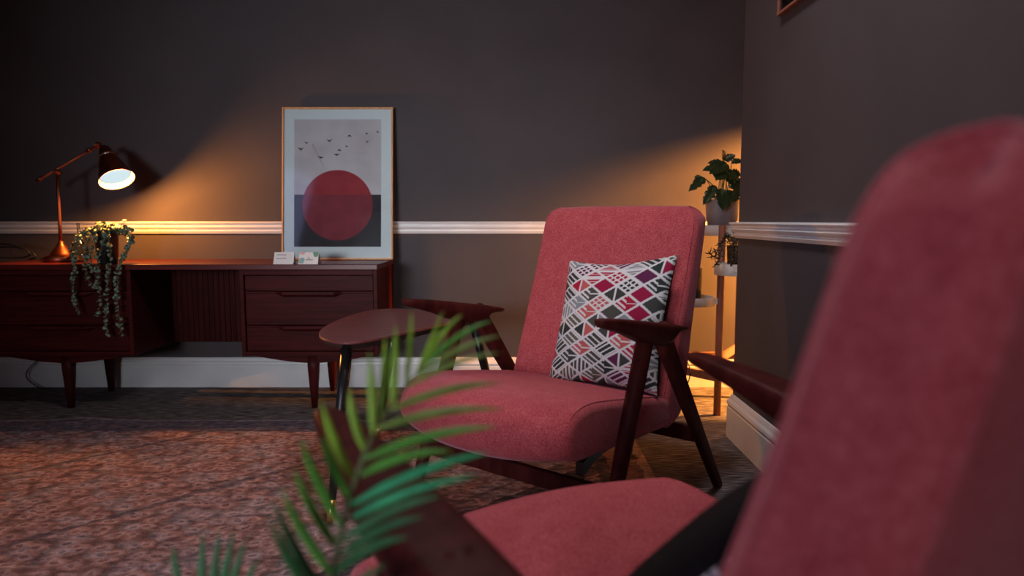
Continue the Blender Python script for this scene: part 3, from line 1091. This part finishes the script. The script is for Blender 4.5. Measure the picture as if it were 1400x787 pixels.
sh.lathe([(r_ - 0.002, h) for r_, h in reversed(outer)] + [(0.0430, 0.062)], cap, 48, 1, axis, False)
sh.lathe([(0.0855, 0.200), (0.0860, 0.2015), (0.0835, 0.2005)], cap, 48, 0, axis, False)
# the ring of slots that lets light out between cap and bell
ref = Vector((1, 0, 0))
xx_ = (ref - axis * ref.dot(axis)).normalized()
yy_ = axis.cross(xx_)
for k in range(16):
    a = 2 * PI * k / 16
    dr_ = xx_ * math.cos(a) + yy_ * math.sin(a)
    sh.tube([cap + axis * 0.050 + dr_ * 0.0390, cap + axis * 0.065 + dr_ * 0.0428], 0.0036, 8)
sh.build('bell_shade', ['copper', 'shade_inner'], lam)
bulb = MB()
bulb.lathe([(0.0, 0.184), (0.03, 0.183), (0.055, 0.180), (0.070, 0.176), (0.0725, 0.170), (0.066, 0.155), (0.050, 0.125), (0.03, 0.09), (0.016, 0.07), (0.016, 0.04), (0.0, 0.04)], cap, 32, axis=axis, cap=False)
bulb.build('bulb', 'lamp_bulb', lam)
ld = MB()
ld.tube(spline([lp((-2.44, 3.66, ZT + 0.012)), lp((-2.50, 3.70, ZT + 0.008)), lp((-2.56, 3.75, ZT + 0.006)), lp((-2.60, 3.83, ZT + 0.006))], 5), 0.003, 6)
ld.build('cord', 'dark_plastic', lam)
pl = bpy.data.lights.new('desk_lamp_light', 'POINT')
pl.energy = 44.0
pl.color = (1.0, 0.36, 0.065)
pl.shadow_soft_size = 0.030
plo = bpy.data.objects.new('desk_lamp_light', pl)
COL.objects.link(plo)
plo.parent = lam
plo.location = cap + axis * 0.208

# ------------------------------------------------------------------ glass bottle, cables
gb = MB()
gb.lathe([(0.030, 0.0), (0.036, 0.004), (0.040, 0.03), (0.041, 0.06), (0.036, 0.085), (0.022, 0.105), (0.009, 0.120), (0.007, 0.14), (0.007, 0.195), (0.009, 0.200), (0.007, 0.200), (0.005, 0.195),
          (0.005, 0.14), (0.007, 0.122), (0.020, 0.104), (0.034, 0.084), (0.038, 0.06), (0.037, 0.03), (0.033, 0.007), (0.0, 0.006)], (0, 0, 0), 28)
o = gb.build('glass_bottle', 'bottle_glass')
o.location = (-2.228, 3.56, ZT)
tag(o, 'small clear glass bottle with a thin neck between the lamp and the trailing plant', 'bottle')
cb = MB()
cb.tube(spline([(-2.60, 3.72, ZT + 0.006), (-2.56, 3.71, 0.752), (-2.585, 3.705, 0.785), (-2.655, 3.70, 0.812), (-2.735, 3.70, 0.822), (-2.80, 3.70, 0.80), (-2.79, 3.705, 0.76), (-2.72, 3.71, 0.748),
                 (-2.63, 3.71, 0.750), (-2.575, 3.69, 0.768), (-2.60, 3.68, 0.797), (-2.68, 3.68, 0.808), (-2.76, 3.69, 0.80)], 6), 0.0045, 8)
cb.build('cable', 'dark_plastic')
tag(bpy.data.objects['cable'], 'thick black cable coiled in loops at the far left end of the sideboard', 'cable')
cd = MB()
cd.tube(spline([(-2.62, 3.845, 0.30), (-2.640, 3.845, 0.20), (-2.680, 3.84, 0.160), (-2.735, 3.84, 0.110), (-2.748, 3.84, 0.066), (-2.714, 3.835, 0.030), (-2.655, 3.82, 0.006), (-2.58, 3.80, 0.005)], 6), 0.003, 8)
tag(cd.build('power_cord', 'dark_plastic'), 'thin black power cord hanging to the floor under the left end of the sideboard', 'cord')

# ------------------------------------------------------------------ trailing plant on the sideboard
tp = thing('trailing_plant', 'trailing round-leaved plant in a black pot spilling over the front of the sideboard', 'plant', (-2.03, 3.465, ZT))
TO = Vector((-2.03, 3.465, ZT))
MB().lathe([(0.040, 0.0), (0.046, 0.004), (0.054, 0.145), (0.056, 0.150), (0.052, 0.150), (0.050, 0.135), (0.0, 0.133)], (0.0, 0.0, 0), 32).build('pot', 'dark_plastic', tp)
STR = [[[-2.085, 0.909], [-2.11, 0.846], [-2.112, 0.767], [-2.13, 0.65], [-2.138, 0.578], [-2.127, 0.523], [-2.11, 0.498]],
       [[-2.049, 0.916], [-2.068, 0.846], [-2.069, 0.767], [-2.067, 0.685], [-2.045, 0.632], [-2.028, 0.617]],
       [[-1.985, 0.924], [-2.0, 0.846], [-2.002, 0.757], [-2.012, 0.65], [-2.01, 0.56], [-2.021, 0.487]],
       [[-1.99, 0.90], [-1.955, 0.82], [-1.950, 0.740], [-1.97, 0.632], [-1.979, 0.542], [-1.991, 0.451], [-1.977, 0.386]],
       [[-1.93, 0.915], [-1.868, 0.86], [-1.875, 0.79], [-1.903, 0.735], [-1.919, 0.65], [-1.924, 0.552], [-1.918, 0.469], [-1.912, 0.382]],
       [[-2.10, 0.895], [-2.135, 0.84], [-2.130, 0.78], [-2.115, 0.70]],
       [[-2.03, 0.905], [-2.035, 0.83], [-2.04, 0.76], [-2.035, 0.70]],
       [[-1.90, 0.915], [-1.86, 0.87], [-1.868, 0.80], [-1.90, 0.76]]]


def leaf_disc(mb, c, nrm, r_, mi=0, elong=1.0, direction=None):
    nrm = nrm.normalized()
    d = direction if direction is not None else Vector((0, 0, 1))
    x = d - nrm * d.dot(nrm)
    if x.length < 1e-3:
        x = Vector((1, 0, 0))
    x.normalize()
    y = nrm.cross(x)
    k = 9
    rim = [c + x * (math.cos(2 * PI * i / k) * r_ * elong) + y * (math.sin(2 * PI * i / k) * r_) for i in range(k)]
    mid = c - nrm * r_ * 0.25
    low = c - nrm * r_ * 0.33
    vs = [mid] + rim + [low]
    fs = [(0, 1 + i, 1 + (i + 1) % k) for i in range(k)] + [(k + 1, 1 + (i + 1) % k, 1 + i) for i in range(k)]
    mb.add(vs, fs, mi, True)


rng = random.Random(5)
for sidx, st_ in enumerate(STR):
    pts = [Vector((-2.03 + rng.uniform(-0.02, 0.02), 3.46 + rng.uniform(-0.01, 0.01), 0.872)) - TO]
    for j, (x, z) in enumerate(st_):
        y = 3.352 - 0.012 * rng.random() + max(0.0, z - 0.80) * (0.75 if j else 0.55)
        pts.append(Vector((x, y, z)) - TO)
    path = spline(pts, 8)
    mb = MB()
    mb.tube(path, 0.0014, 5, 1, False)
    acc = 0.0
    for i in range(1, len(path)):
        acc += (path[i] - path[i - 1]).length
        if acc > 0.0115:
            acc = 0.0
            for sg in (-1, 1):
                if rng.random() < 0.12:
                    continue
                a = rng.uniform(0, 2 * PI)
                off = Vector((sg * math.cos(a * 0.3) * 0.009, -abs(math.sin(a)) * 0.007, rng.uniform(-0.004, 0.004)))
                nv = Vector((rng.uniform(-0.9, 0.9), -rng.uniform(0.2, 1.0), rng.uniform(-0.1, 1.0)))
                leaf_disc(mb, path[i] + off, nv, rng.uniform(0.0058, 0.0120) * (1.0 if i > 8 else 1.1), 0, rng.uniform(0.9, 1.2))
    mb.build('strand', ['leaf_trailing', 'stem_green'], tp)
crown_ = MB()
for i in range(230):
    a = rng.uniform(0, 2 * PI)
    rr_ = 0.112 * math.sqrt(rng.random())
    c = Vector((-0.005 + rr_ * math.cos(a) * 1.0, rr_ * math.sin(a) * 0.55, 0.150 + 0.062 * (1 - (rr_ / 0.105) ** 2) * rng.random() ** 0.5 + rng.uniform(-0.01, 0.012)))
    leaf_disc(crown_, c, Vector((rng.uniform(-0.6, 0.6), rng.uniform(-0.7, 0.2), 1)), rng.uniform(0.0095, 0.0160))
for p in ((0.095, 0.0, 0.215), (0.088, -0.01, 0.205)):
    crown_.tube([(0.05, 0, 0.17), (p[0] * 0.85, 0, p[2] - 0.02), p], 0.0012, 5)
    leaf_disc(crown_, Vector(p), Vector((0.2, -0.4, 1)), 0.011)
crown_.build('leafy_crown', ['leaf_trailing'], tp)

# ------------------------------------------------------------------ tripod side table
TZ = 0.555
tb = thing('side_table', 'dark wood tripod side table with rounded triangular top and black legs beside the middle chair', 'table', (-0.45, 2.6, FZ))
TBO = Vector((-0.45, 2.6, 0))
out2 = [(-0.685, 2.44), (-0.632, 2.27), (-0.545, 2.195), (-0.47, 2.235), (-0.36, 2.41), (-0.25, 2.60), (-0.145, 2.765), (-0.105, 2.87), (-0.135, 2.97), (-0.25, 2.99), (-0.395, 3.00), (-0.52, 3.045),
        (-0.615, 2.99), (-0.665, 2.84), (-0.69, 2.64)]
loop = [Vector((p.x, p.y)) - Vector((TBO.x, TBO.y)) for p in spline([(a, c, 0) for a, c in out2], 5, True)]
cc = sum(loop, Vector((0, 0))) / len(loop)
tt = MB()
tt.rings([[(cc.x + (q.x - cc.x) * k_, cc.y + (q.y - cc.y) * k_, z) for q in loop] for k_, z in ((0.93, TZ - 0.028), (0.985, TZ - 0.012), (1.0, TZ - 0.008), (1.0, TZ - 0.002), (0.994, TZ))])
o = tt.build('tabletop', ['table_wood', 'black_lacquer'], tb)
for p in o.data.polygons:
    if p.center.z < TZ - 0.009:
        p.material_index = 1
        p.use_smooth = False
for top_, ft in (((-0.547, 2.262), (-0.571, 2.080)), ((-0.475, 2.80), (-0.585, 2.90)), ((-0.160, 2.80), (-0.035, 2.88))):
    a = Vector((top_[0], top_[1], TZ - 0.02)) - TBO
    c = Vector((ft[0], ft[1], 0.0)) - TBO
    tip = a.lerp(c, 0.872)
    lg = MB()
    lg.tube([a, a.lerp(c, 0.3), a.lerp(c, 0.6), tip], [0.0195, 0.0185, 0.0155, 0.0125], 16)
    lgo = lg.build('leg', 'black_lacquer', tb)
    MB().tube([tip, a.lerp(c, 0.93), c], [0.0128, 0.0112, 0.0095], 16).build('ferrule', 'brass', lgo)

# ------------------------------------------------------------------ plant stand in the alcove
ps = thing('plant_stand', 'three-legged wooden plant stand with white round trays in the alcove', 'plant stand', (1.05, 3.42, 0))
PO = Vector((1.05, 3.42, 0))
posts = [(1.003, 3.304), (1.205, 3.64), (0.78, 3.60)]
for x, y in posts:
    MB().tube([(x - PO.x, y - PO.y, 0), (x - PO.x, y - PO.y, 0.5), (x - PO.x, y - PO.y, 0.925)], 0.0175, 18).build('post', 'stand_wood', ps)


def rail_bar(i, j, z, hh=0.020):
    a, c = Vector((*posts[i], 0)) - PO, Vector((*posts[j], 0)) - PO
    d = (c - a)
    ln = d.length
    mtx = Matrix.Translation((a + c) / 2 + Vector((0, 0, z))) @ Matrix.Rotation(math.atan2(d.y, d.x), 4, 'Z')
    MB().box((-ln / 2, -0.009, -hh), (ln / 2, 0.009, hh), bev=0.002, mat=mtx).build('stretcher', 'stand_wood', ps)


rail_bar(0, 1, 0.275)
rail_bar(0, 2, 0.185)
rail_bar(1, 2, 0.23)
TR = [((1.090, 3.470), 0.142, 0.872, 0.924), ((1.040, 3.188), 0.101, 0.697, 0.750), ((0.868, 3.330), 0.112, 0.540, 0.582)]
for (x, y), r_, za, zb in TR:
    t = MB()
    t.lathe([(0.0, za), (r_ - 0.002, za), (r_, za + 0.002), (r_, zb - 0.002), (r_ - 0.002, zb), (r_ - 0.008, zb), (r_ - 0.010, zb - 0.002), (r_ - 0.010, za + 0.008), (0.0, za + 0.008)],
            (x - PO.x, y - PO.y, 0), 48, cap=False)
    to = t.build('tray', 'tray_white', ps)
    # clip fixing the tray to the front post
    a = Vector((x, y, 0)) - PO
    c = Vector((posts[0][0], posts[0][1], 0)) - PO
    d = (c - a).normalized()
    q = a + d * (r_ + 0.004)
    zz = (za + zb) / 2
    MB().box((-0.010, -0.012, -0.014), (0.010, 0.012, 0.014), bev=0.002, mat=Matrix.Translation((q.x, q.y, zz)) @ Matrix.Rotation(math.atan2(d.y, d.x), 4, 'Z')).build('clip', 'tray_white', to)

# potted plant with lobed leaves on the top tray
pp = thing('potted_plant', 'lobed-leaf plant in a grey pot on the top tray of the plant stand', 'plant', (1.040, 3.44, 0.880))
QO = Vector((1.040, 3.44, 0.880))
MB().lathe([(0.062, 0.0), (0.066, 0.003), (0.070, 0.065), (0.0745, 0.068), (0.081, 0.166), (0.082, 0.170), (0.078, 0.170), (0.076, 0.155), (0.0, 0.153)], (0, 0, 0), 40).build('pot', 'pot_grey', pp)
MB().lathe([(0.074, 0.1545), (0.04, 0.160), (0.0, 0.163)], (0, 0, 0), 24, cap=False).build('soil', 'soil', pp)
LV = [([0.931, 1.151], [0.848, 1.092], 0.050, -0.03), ([0.906, 1.167], [0.884, 1.105], 0.030, -0.01), ([1.03, 1.216], [0.932, 1.194], 0.050, 0.02), ([1.034, 1.237], [0.969, 1.232], 0.036, 0.05),
      ([1.030, 1.240], [1.018, 1.285], 0.050, 0.0), ([1.045, 1.242], [1.093, 1.266], 0.052, 0.03), ([1.072, 1.232], [1.118, 1.230], 0.05, 0.0), ([1.035, 1.216], [0.941, 1.173], 0.075, -0.04),
      ([1.009, 1.185], [0.966, 1.140], 0.085, -0.05), ([1.041, 1.178], [1.078, 1.140], 0.075, -0.03), ([1.08, 1.172], [1.122, 1.168], 0.08, 0.03), ([1.075, 1.15], [1.100, 1.062], 0.095, -0.02),
      ([0.985, 1.113], [0.918, 1.026], 0.055, -0.03), ([1.001, 1.092], [0.990, 0.995], 0.090, -0.085), ([1.061, 1.081], [1.025, 1.035], 0.07, -0.08), ([1.06, 1.20], [1.075, 1.13], 0.07, 0.04)]
for i, (a, c, wd, dy) in enumerate(LV):
    b0 = Vector((a[0], 3.41 + dy, a[1])) - QO
    t0 = Vector((c[0], 3.40 + dy * 1.6 - 0.02, c[1])) - QO
    mb = MB()
    ax_ = t0 - b0
    ln = ax_.length
    ax_.normalize()
    side = ax_.cross(Vector((0.15, -0.75, 0.65))).normalized()
    nv = side.cross(ax_).normalized()
    prof = [(0.0, 0.10), (0.06, 0.55), (0.16, 0.88), (0.27, 1.0), (0.36, 0.70), (0.44, 0.98), (0.54, 0.90), (0.62, 0.60), (0.70, 0.78), (0.82, 0.52), (0.92, 0.26), (1.0, 0.02)]
    rows = []
    for t, wv in prof:
        ctr = b0 + ax_ * ln * t - nv * (0.10 * ln * t * t)
        rows.append([ctr + side * (wd * 0.5 * wv * k_) + nv * (0.10 * wd * abs(k_)) for k_ in (-1, -0.5, 0, 0.5, 1)])
    n5 = 5
    vs = [p for r_ in rows for p in r_]
    fs = [(j * n5 + k_, j * n5 + k_ + 1, (j + 1) * n5 + k_ + 1, (j + 1) * n5 + k_) for j in range(len(rows) - 1) for k_ in range(4)]
    mb.add(vs, fs, 0, True)
    foot = Vector((rng.uniform(-0.03, 0.03), rng.uniform(-0.03, 0.03), 0.156))
    midp = foot.lerp(b0, 0.55) + Vector((0, 0, 0.02))
    mb.tube(spline([foot, midp, b0, b0 + ax_ * ln * 0.25 - nv * 0.001], 5), 0.0022, 6, 1)
    lo_ = mb.build('leaf', ['leaf_dark', 'stem_green'], pp)
    sm = lo_.modifiers.new('thickness', 'SOLIDIFY')
    sm.thickness = 0.0008

# spiky trailing plant in a black pot on the middle tray
sp = thing('trailing_succulent', 'spiky trailing plant in a black pot on the middle tray of the plant stand', 'plant', (1.055, 3.188, 0.7055))
SO = Vector((1.055, 3.188, 0.7055))
MB().lathe([(0.052, 0.0), (0.056, 0.003), (0.062, 0.125), (0.063, 0.128), (0.059, 0.128), (0.058, 0.115), (0.0, 0.114)], (0, 0, 0), 32).build('pot', 'dark_plastic', sp)
for st_ in ([(1.02, 3.18, 0.83), (0.999, 3.15, 0.869), (0.959, 3.12, 0.872), (0.938, 3.09, 0.836), (0.926, 3.075, 0.79), (0.905, 3.07, 0.748)],
            [(1.02, 3.17, 0.83), (1.002, 3.13, 0.872), (0.984, 3.085, 0.853), (0.978, 3.07, 0.803), (0.973, 3.065, 0.745)],
            [(1.01, 3.18, 0.83), (0.975, 3.15, 0.869), (0.932, 3.11, 0.836), (0.912, 3.10, 0.786), (0.885, 3.09, 0.80)],
            [(1.03, 3.17, 0.83), (1.012, 3.12, 0.865), (0.998, 3.08, 0.82), (0.995, 3.07, 0.77)],
            [(1.05, 3.18, 0.83), (1.03, 3.14, 0.88), (1.005, 3.10, 0.885), (0.99, 3.09, 0.86)]):
    path = spline([Vector(p) - SO for p in st_], 5)
    mb = MB()
    mb.tube(path, 0.0022, 6, 1)
    for i in range(3, len(path)):
        for _ in range(2):
            d = Vector((rng.uniform(-1, 1), rng.uniform(-0.8, 0.5), rng.uniform(-0.6, 0.9))).normalized()
            e = path[i] + d * rng.uniform(0.018, 0.030)
            mb.tube([path[i], path[i].lerp(e, 0.5) + Vector((0, 0, -0.002)), e], [0.0028, 0.0026, 0.0004], 5)
    mb.build('spiky_stem', ['leaf_spiky', 'leaf_spiky'], sp)
bp_ = MB().lathe([(0.058, 0.0), (0.062, 0.003), (0.066, 0.165), (0.067, 0.170), (0.062, 0.170), (0.061, 0.155), (0.0, 0.153)], (0, 0, 0), 32).build('plant_pot', 'dark_plastic')
bp_.location = (0.850, 3.322, 0.5485)
tag(bp_, 'black pot on the lowest white tray, half hidden behind the middle chair', 'pot')
lc = MB()
lc.tube(spline([(0.86, 3.50, 0.25), (0.885, 3.42, 0.235), (0.892, 3.40, 0.18), (0.875, 3.40, 0.13), (0.84, 3.41, 0.15), (0.80, 3.44, 0.08), (0.78, 3.50, 0.006)], 6), 0.003, 6)
tag(lc.build('power_cord', 'dark_plastic'), 'thin dark power cord looping below the plant stand stretcher in the alcove', 'cord')

# ------------------------------------------------------------------ floor lamp in the alcove, turned towards the wall (behind the corner of the right wall)
fl_ = thing('floor_lamp', 'copper reading lamp behind the wall corner, turned towards the back wall', 'lamp', (2.20, 3.27, 0))
FO = Vector((2.20, 3.27, 0))
MB().lathe([(0.13, 0), (0.135, 0.006), (0.13, 0.018), (0.03, 0.028), (0.012, 0.045)], (0, 0, 0), 36).build('base', 'copper', fl_)
MB().tube([(0, 0, 0.03), (0, 0, 0.5), (0, 0, 1.16)], 0.010, 14).build('pole', 'copper', fl_)
n_l = Vector((0.10, 0.89, -0.45)).normalized()
m_l = Vector((2.00, 3.551, 0.955)) - FO
c_l = m_l - n_l * 0.20
MB().tube(spline([(0, 0, 1.15), Vector((0, 0, 1.16)).lerp(c_l, 0.5) + Vector((0, 0, 0.03)), c_l], 6), 0.008, 12).build('arm', 'copper', fl_)
s_ = MB()
s_.lathe([(0.0, -0.012), (0.020, -0.006), (0.030, 0.015), (0.042, 0.055), (0.060, 0.110), (0.076, 0.165), (0.0855, 0.200)], c_l, 40, 0, n_l, False)
s_.lathe([(0.0835, 0.200), (0.074, 0.165), (0.058, 0.110), (0.040, 0.055), (0.0, 0.02)], c_l, 40, 1, n_l, False)
s_.build('bell_shade', ['copper', 'shade_white'], fl_)
MB().lathe([(0.0, 0.178), (0.03, 0.172), (0.045, 0.155), (0.04, 0.12), (0.016, 0.07), (0.016, 0.03), (0.0, 0.03)], c_l, 24, axis=n_l, cap=False).build('bulb', 'warm_bulb', fl_)
pl2 = bpy.data.lights.new('floor_lamp_light', 'POINT')
pl2.energy = 620.0
pl2.color = (1.0, 0.38, 0.07)
pl2.shadow_soft_size = 0.004
p2 = bpy.data.objects.new('floor_lamp_light', pl2)
COL.objects.link(p2)
p2.parent = fl_
p2.location = m_l - n_l * 0.003

# ------------------------------------------------------------------ ceiling light, and an added one behind the camera
for cl_x, cl_y, cl_label in ((0.10, 1.75, 'round white ceiling light over the middle of the room'), (0.55, -2.2, 'added unseen ceiling light behind the camera for warm fill')):
    cl = thing('ceiling_light', cl_label, 'lamp', (cl_x, cl_y, ZC))
    MB().lathe([(0.25, 0.0), (0.26, -0.006), (0.26, -0.036), (0.245, -0.042), (0.235, -0.040), (0.232, -0.010), (0.0, -0.008)], (0, 0, 0), 48, cap=False).build('housing', 'tray_white', cl)

# ------------------------------------------------------------------ picture high on the right wall
wp = thing('wall_picture', 'wood-framed picture hung high on the right wall, cut by the top of the photo', 'picture', (PX - 0.001, 2.25, 1.672))
f2 = MB()
t2_ = 0.010
f2.box((-0.022, 0.295 - t2_, 0), (0, 0.295, 0.80), bev=0.001)
f2.box((-0.022, -0.295, 0), (0, -0.295 + t2_, 0.80), bev=0.001)
f2.box((-0.022, -0.295 + t2_, 0), (0, 0.295 - t2_, t2_), bev=0.001)
f2.box((-0.022, -0.295 + t2_, 0.80 - t2_), (0, 0.295 - t2_, 0.80), bev=0.001)
f2.build('frame', 'stand_wood', wp)
MB().box((-0.010, -0.285, t2_), (-0.004, 0.285, 0.79)).build('print', 'print_mauve', wp)
MB().box((-0.014, -0.285, t2_), (-0.013, 0.285, 0.79)).build('glass_pane', 'picture_glass', wp)

# ------------------------------------------------------------------ palm in the foreground
pa = thing('potted_palm', 'blurred green feather palm in the foreground in front of the nearest chair arm', 'plant', (-0.29, 0.47, 0))
AO = Vector((-0.29, 0.47, 0))
MB().lathe([(0.085, 0.0), (0.09, 0.004), (0.115, 0.235), (0.117, 0.24), (0.110, 0.24), (0.108, 0.22), (0.0, 0.215)], (0, 0, 0), 36).build('pot', 'pot_grey', pa)
MB().lathe([(0.107, 0.217), (0.05, 0.224), (0.0, 0.226)], (0, 0, 0), 24, cap=False).build('soil', 'soil', pa)
RACH = [(-0.255, 0.47, 0.22), (-0.215, 0.48, 0.40), (-0.165, 0.505, 0.56), (-0.151, 0.52, 0.626), (-0.146, 0.53, 0.657), (-0.143, 0.545, 0.684), (-0.138, 0.56, 0.712), (-0.132, 0.575, 0.735), (-0.123, 0.59, 0.76),
        (-0.112, 0.61, 0.778), (-0.099, 0.63, 0.795), (-0.084, 0.65, 0.811)]
LF = [('y', [-0.136, 0.575, 0.728], [-0.162, 0.575, 0.797]), ('y', [-0.129, 0.59, 0.747], [-0.144, 0.6, 0.803]), ('y', [-0.122, 0.59, 0.761], [-0.128, 0.61, 0.833]),
      ('y', [-0.118, 0.61, 0.77], [-0.119, 0.64, 0.841]), ('y', [-0.108, 0.61, 0.783], [-0.109, 0.64, 0.853]), ('y', [-0.099, 0.63, 0.795], [-0.098, 0.67, 0.862]),
      ('y', [-0.092, 0.65, 0.802], [-0.07, 0.7, 0.858]), ('y', [-0.084, 0.65, 0.811], [-0.05, 0.7, 0.854]), ('g', [-0.085, 0.65, 0.81], [-0.019, 0.7, 0.848]),
      ('o', [-0.091, 0.63, 0.804], [-0.007, 0.68, 0.836]), ('o', [-0.098, 0.63, 0.795], [-0.009, 0.67, 0.82]), ('o', [-0.112, 0.61, 0.778], [-0.007, 0.66, 0.792]), ('o', [-0.118, 0.59, 0.768], [-0.005, 0.63, 0.774]), ('g', [-0.127, 0.575, 0.746], [-0.011, 0.605, 0.765]),
      ('g', [-0.133, 0.575, 0.73], [-0.052, 0.595, 0.746]), ('e', [-0.139, 0.56, 0.709], [-0.017, 0.57, 0.754]), ('e', [-0.142, 0.56, 0.696], [-0.028, 0.56, 0.737]),
      ('d', [-0.142, 0.545, 0.685], [-0.056, 0.535, 0.73]), ('d', [-0.145, 0.545, 0.671], [-0.069, 0.525, 0.717]), ('d', [-0.144, 0.53, 0.666], [-0.079, 0.51, 0.707]),
      ('g', [-0.136, 0.56, 0.718], [-0.155, 0.55, 0.775]), ('g', [-0.139, 0.545, 0.699], [-0.165, 0.525, 0.781]),
      ('g', [-0.143, 0.545, 0.68], [-0.171, 0.525, 0.756]), ('g', [-0.144, 0.53, 0.666], [-0.173, 0.5, 0.75]), ('d', [-0.149, 0.53, 0.645], [-0.18, 0.5, 0.743]),
      ('d', [-0.149, 0.52, 0.638], [-0.18, 0.49, 0.734]),
      ('d', [-0.150, 0.52, 0.630], [-0.095, 0.50, 0.690]), ('d', [-0.152, 0.52, 0.615], [-0.105, 0.50, 0.672])]
LF2 = [('d', [-0.304, 0.62, 0.571], [-0.328, 0.64, 0.639]), ('d', [-0.297, 0.62, 0.571], [-0.299, 0.64, 0.65]), ('d', [-0.29, 0.62, 0.571], [-0.282, 0.64, 0.654]),
       ('d', [-0.284, 0.62, 0.571], [-0.268, 0.64, 0.654]), ('d', [-0.279, 0.62, 0.571], [-0.257, 0.64, 0.645]), ('d', [-0.273, 0.62, 0.564], [-0.245, 0.64, 0.628])]
PM = ['palm_toplit', 'palm_green', 'palm_olive', 'palm_backlit', 'palm_dark']
KI = {'y': 0, 'g': 1, 'o': 2, 'e': 3, 'd': 4}


def leaflet(mb, b0, t0, wd, mi, bow):
    b0, t0 = Vector(b0), Vector(t0)
    ax_ = t0 - b0
    ln = ax_.length
    mid = b0.lerp(t0, 0.5) + bow
    cl = []
    for i in range(13):
        t = i / 12
        cl.append(b0 * (1 - t) ** 2 + mid * 2 * t * (1 - t) + t0 * t * t)
    rows = []
    for i, p in enumerate(cl):
        t = i / 12
        tg = (cl[min(i + 1, 12)] - cl[max(i - 1, 0)]).normalized()
        view = Vector((0.25, -0.85, 0.45))
        side = tg.cross(view).normalized()
        nv = side.cross(tg).normalized()
        wv = wd * 0.5 * (min(1.0, 0.35 + t * 3.2) if t < 0.22 else 1.0) * (1 - max(0, (t - 0.45) / 0.55) ** 1.8 * 0.96)
        rows.append([p - side * wv - nv * wv * 0.25, p, p + side * wv - nv * wv * 0.25])
    vs = [q for r_ in rows for q in r_]
    fs = [(j * 3 + k_, j * 3 + k_ + 1, (j + 1) * 3 + k_ + 1, (j + 1) * 3 + k_) for j in range(12) for k_ in range(2)]
    mb.add(vs, fs, mi, True)


def frond(rachis, leaves, wd):
    mb = MB()
    path = spline([Vector(p) - AO for p in rachis], 5)
    n_ = len(path)
    mb.tube(path, [0.0042 - 0.003 * i / n_ for i in range(n_)], 8, 5)
    for kd, a, c in leaves:
        a, c = Vector(a) - AO, Vector(c) - AO
        right = c.x - a.x
        bow = Vector((0, 0, 0.014)) if right > 0.03 else Vector((-0.006 if right < -0.01 else 0.002, 0, 0))
        leaflet(mb, a, c, wd * (0.72 if a.z > 0.788 else 1.0), KI[kd], bow)
    o = mb.build('frond', PM + ['stem_green'], pa)
    sm = o.modifiers.new('thickness', 'SOLIDIFY')
    sm.thickness = 0.0004
    return o


frond(RACH, LF, 0.0076)
frond([(-0.30, 0.48, 0.22), (-0.305, 0.54, 0.42), (-0.296, 0.60, 0.54), (-0.288, 0.62, 0.575)], LF2, 0.0085)
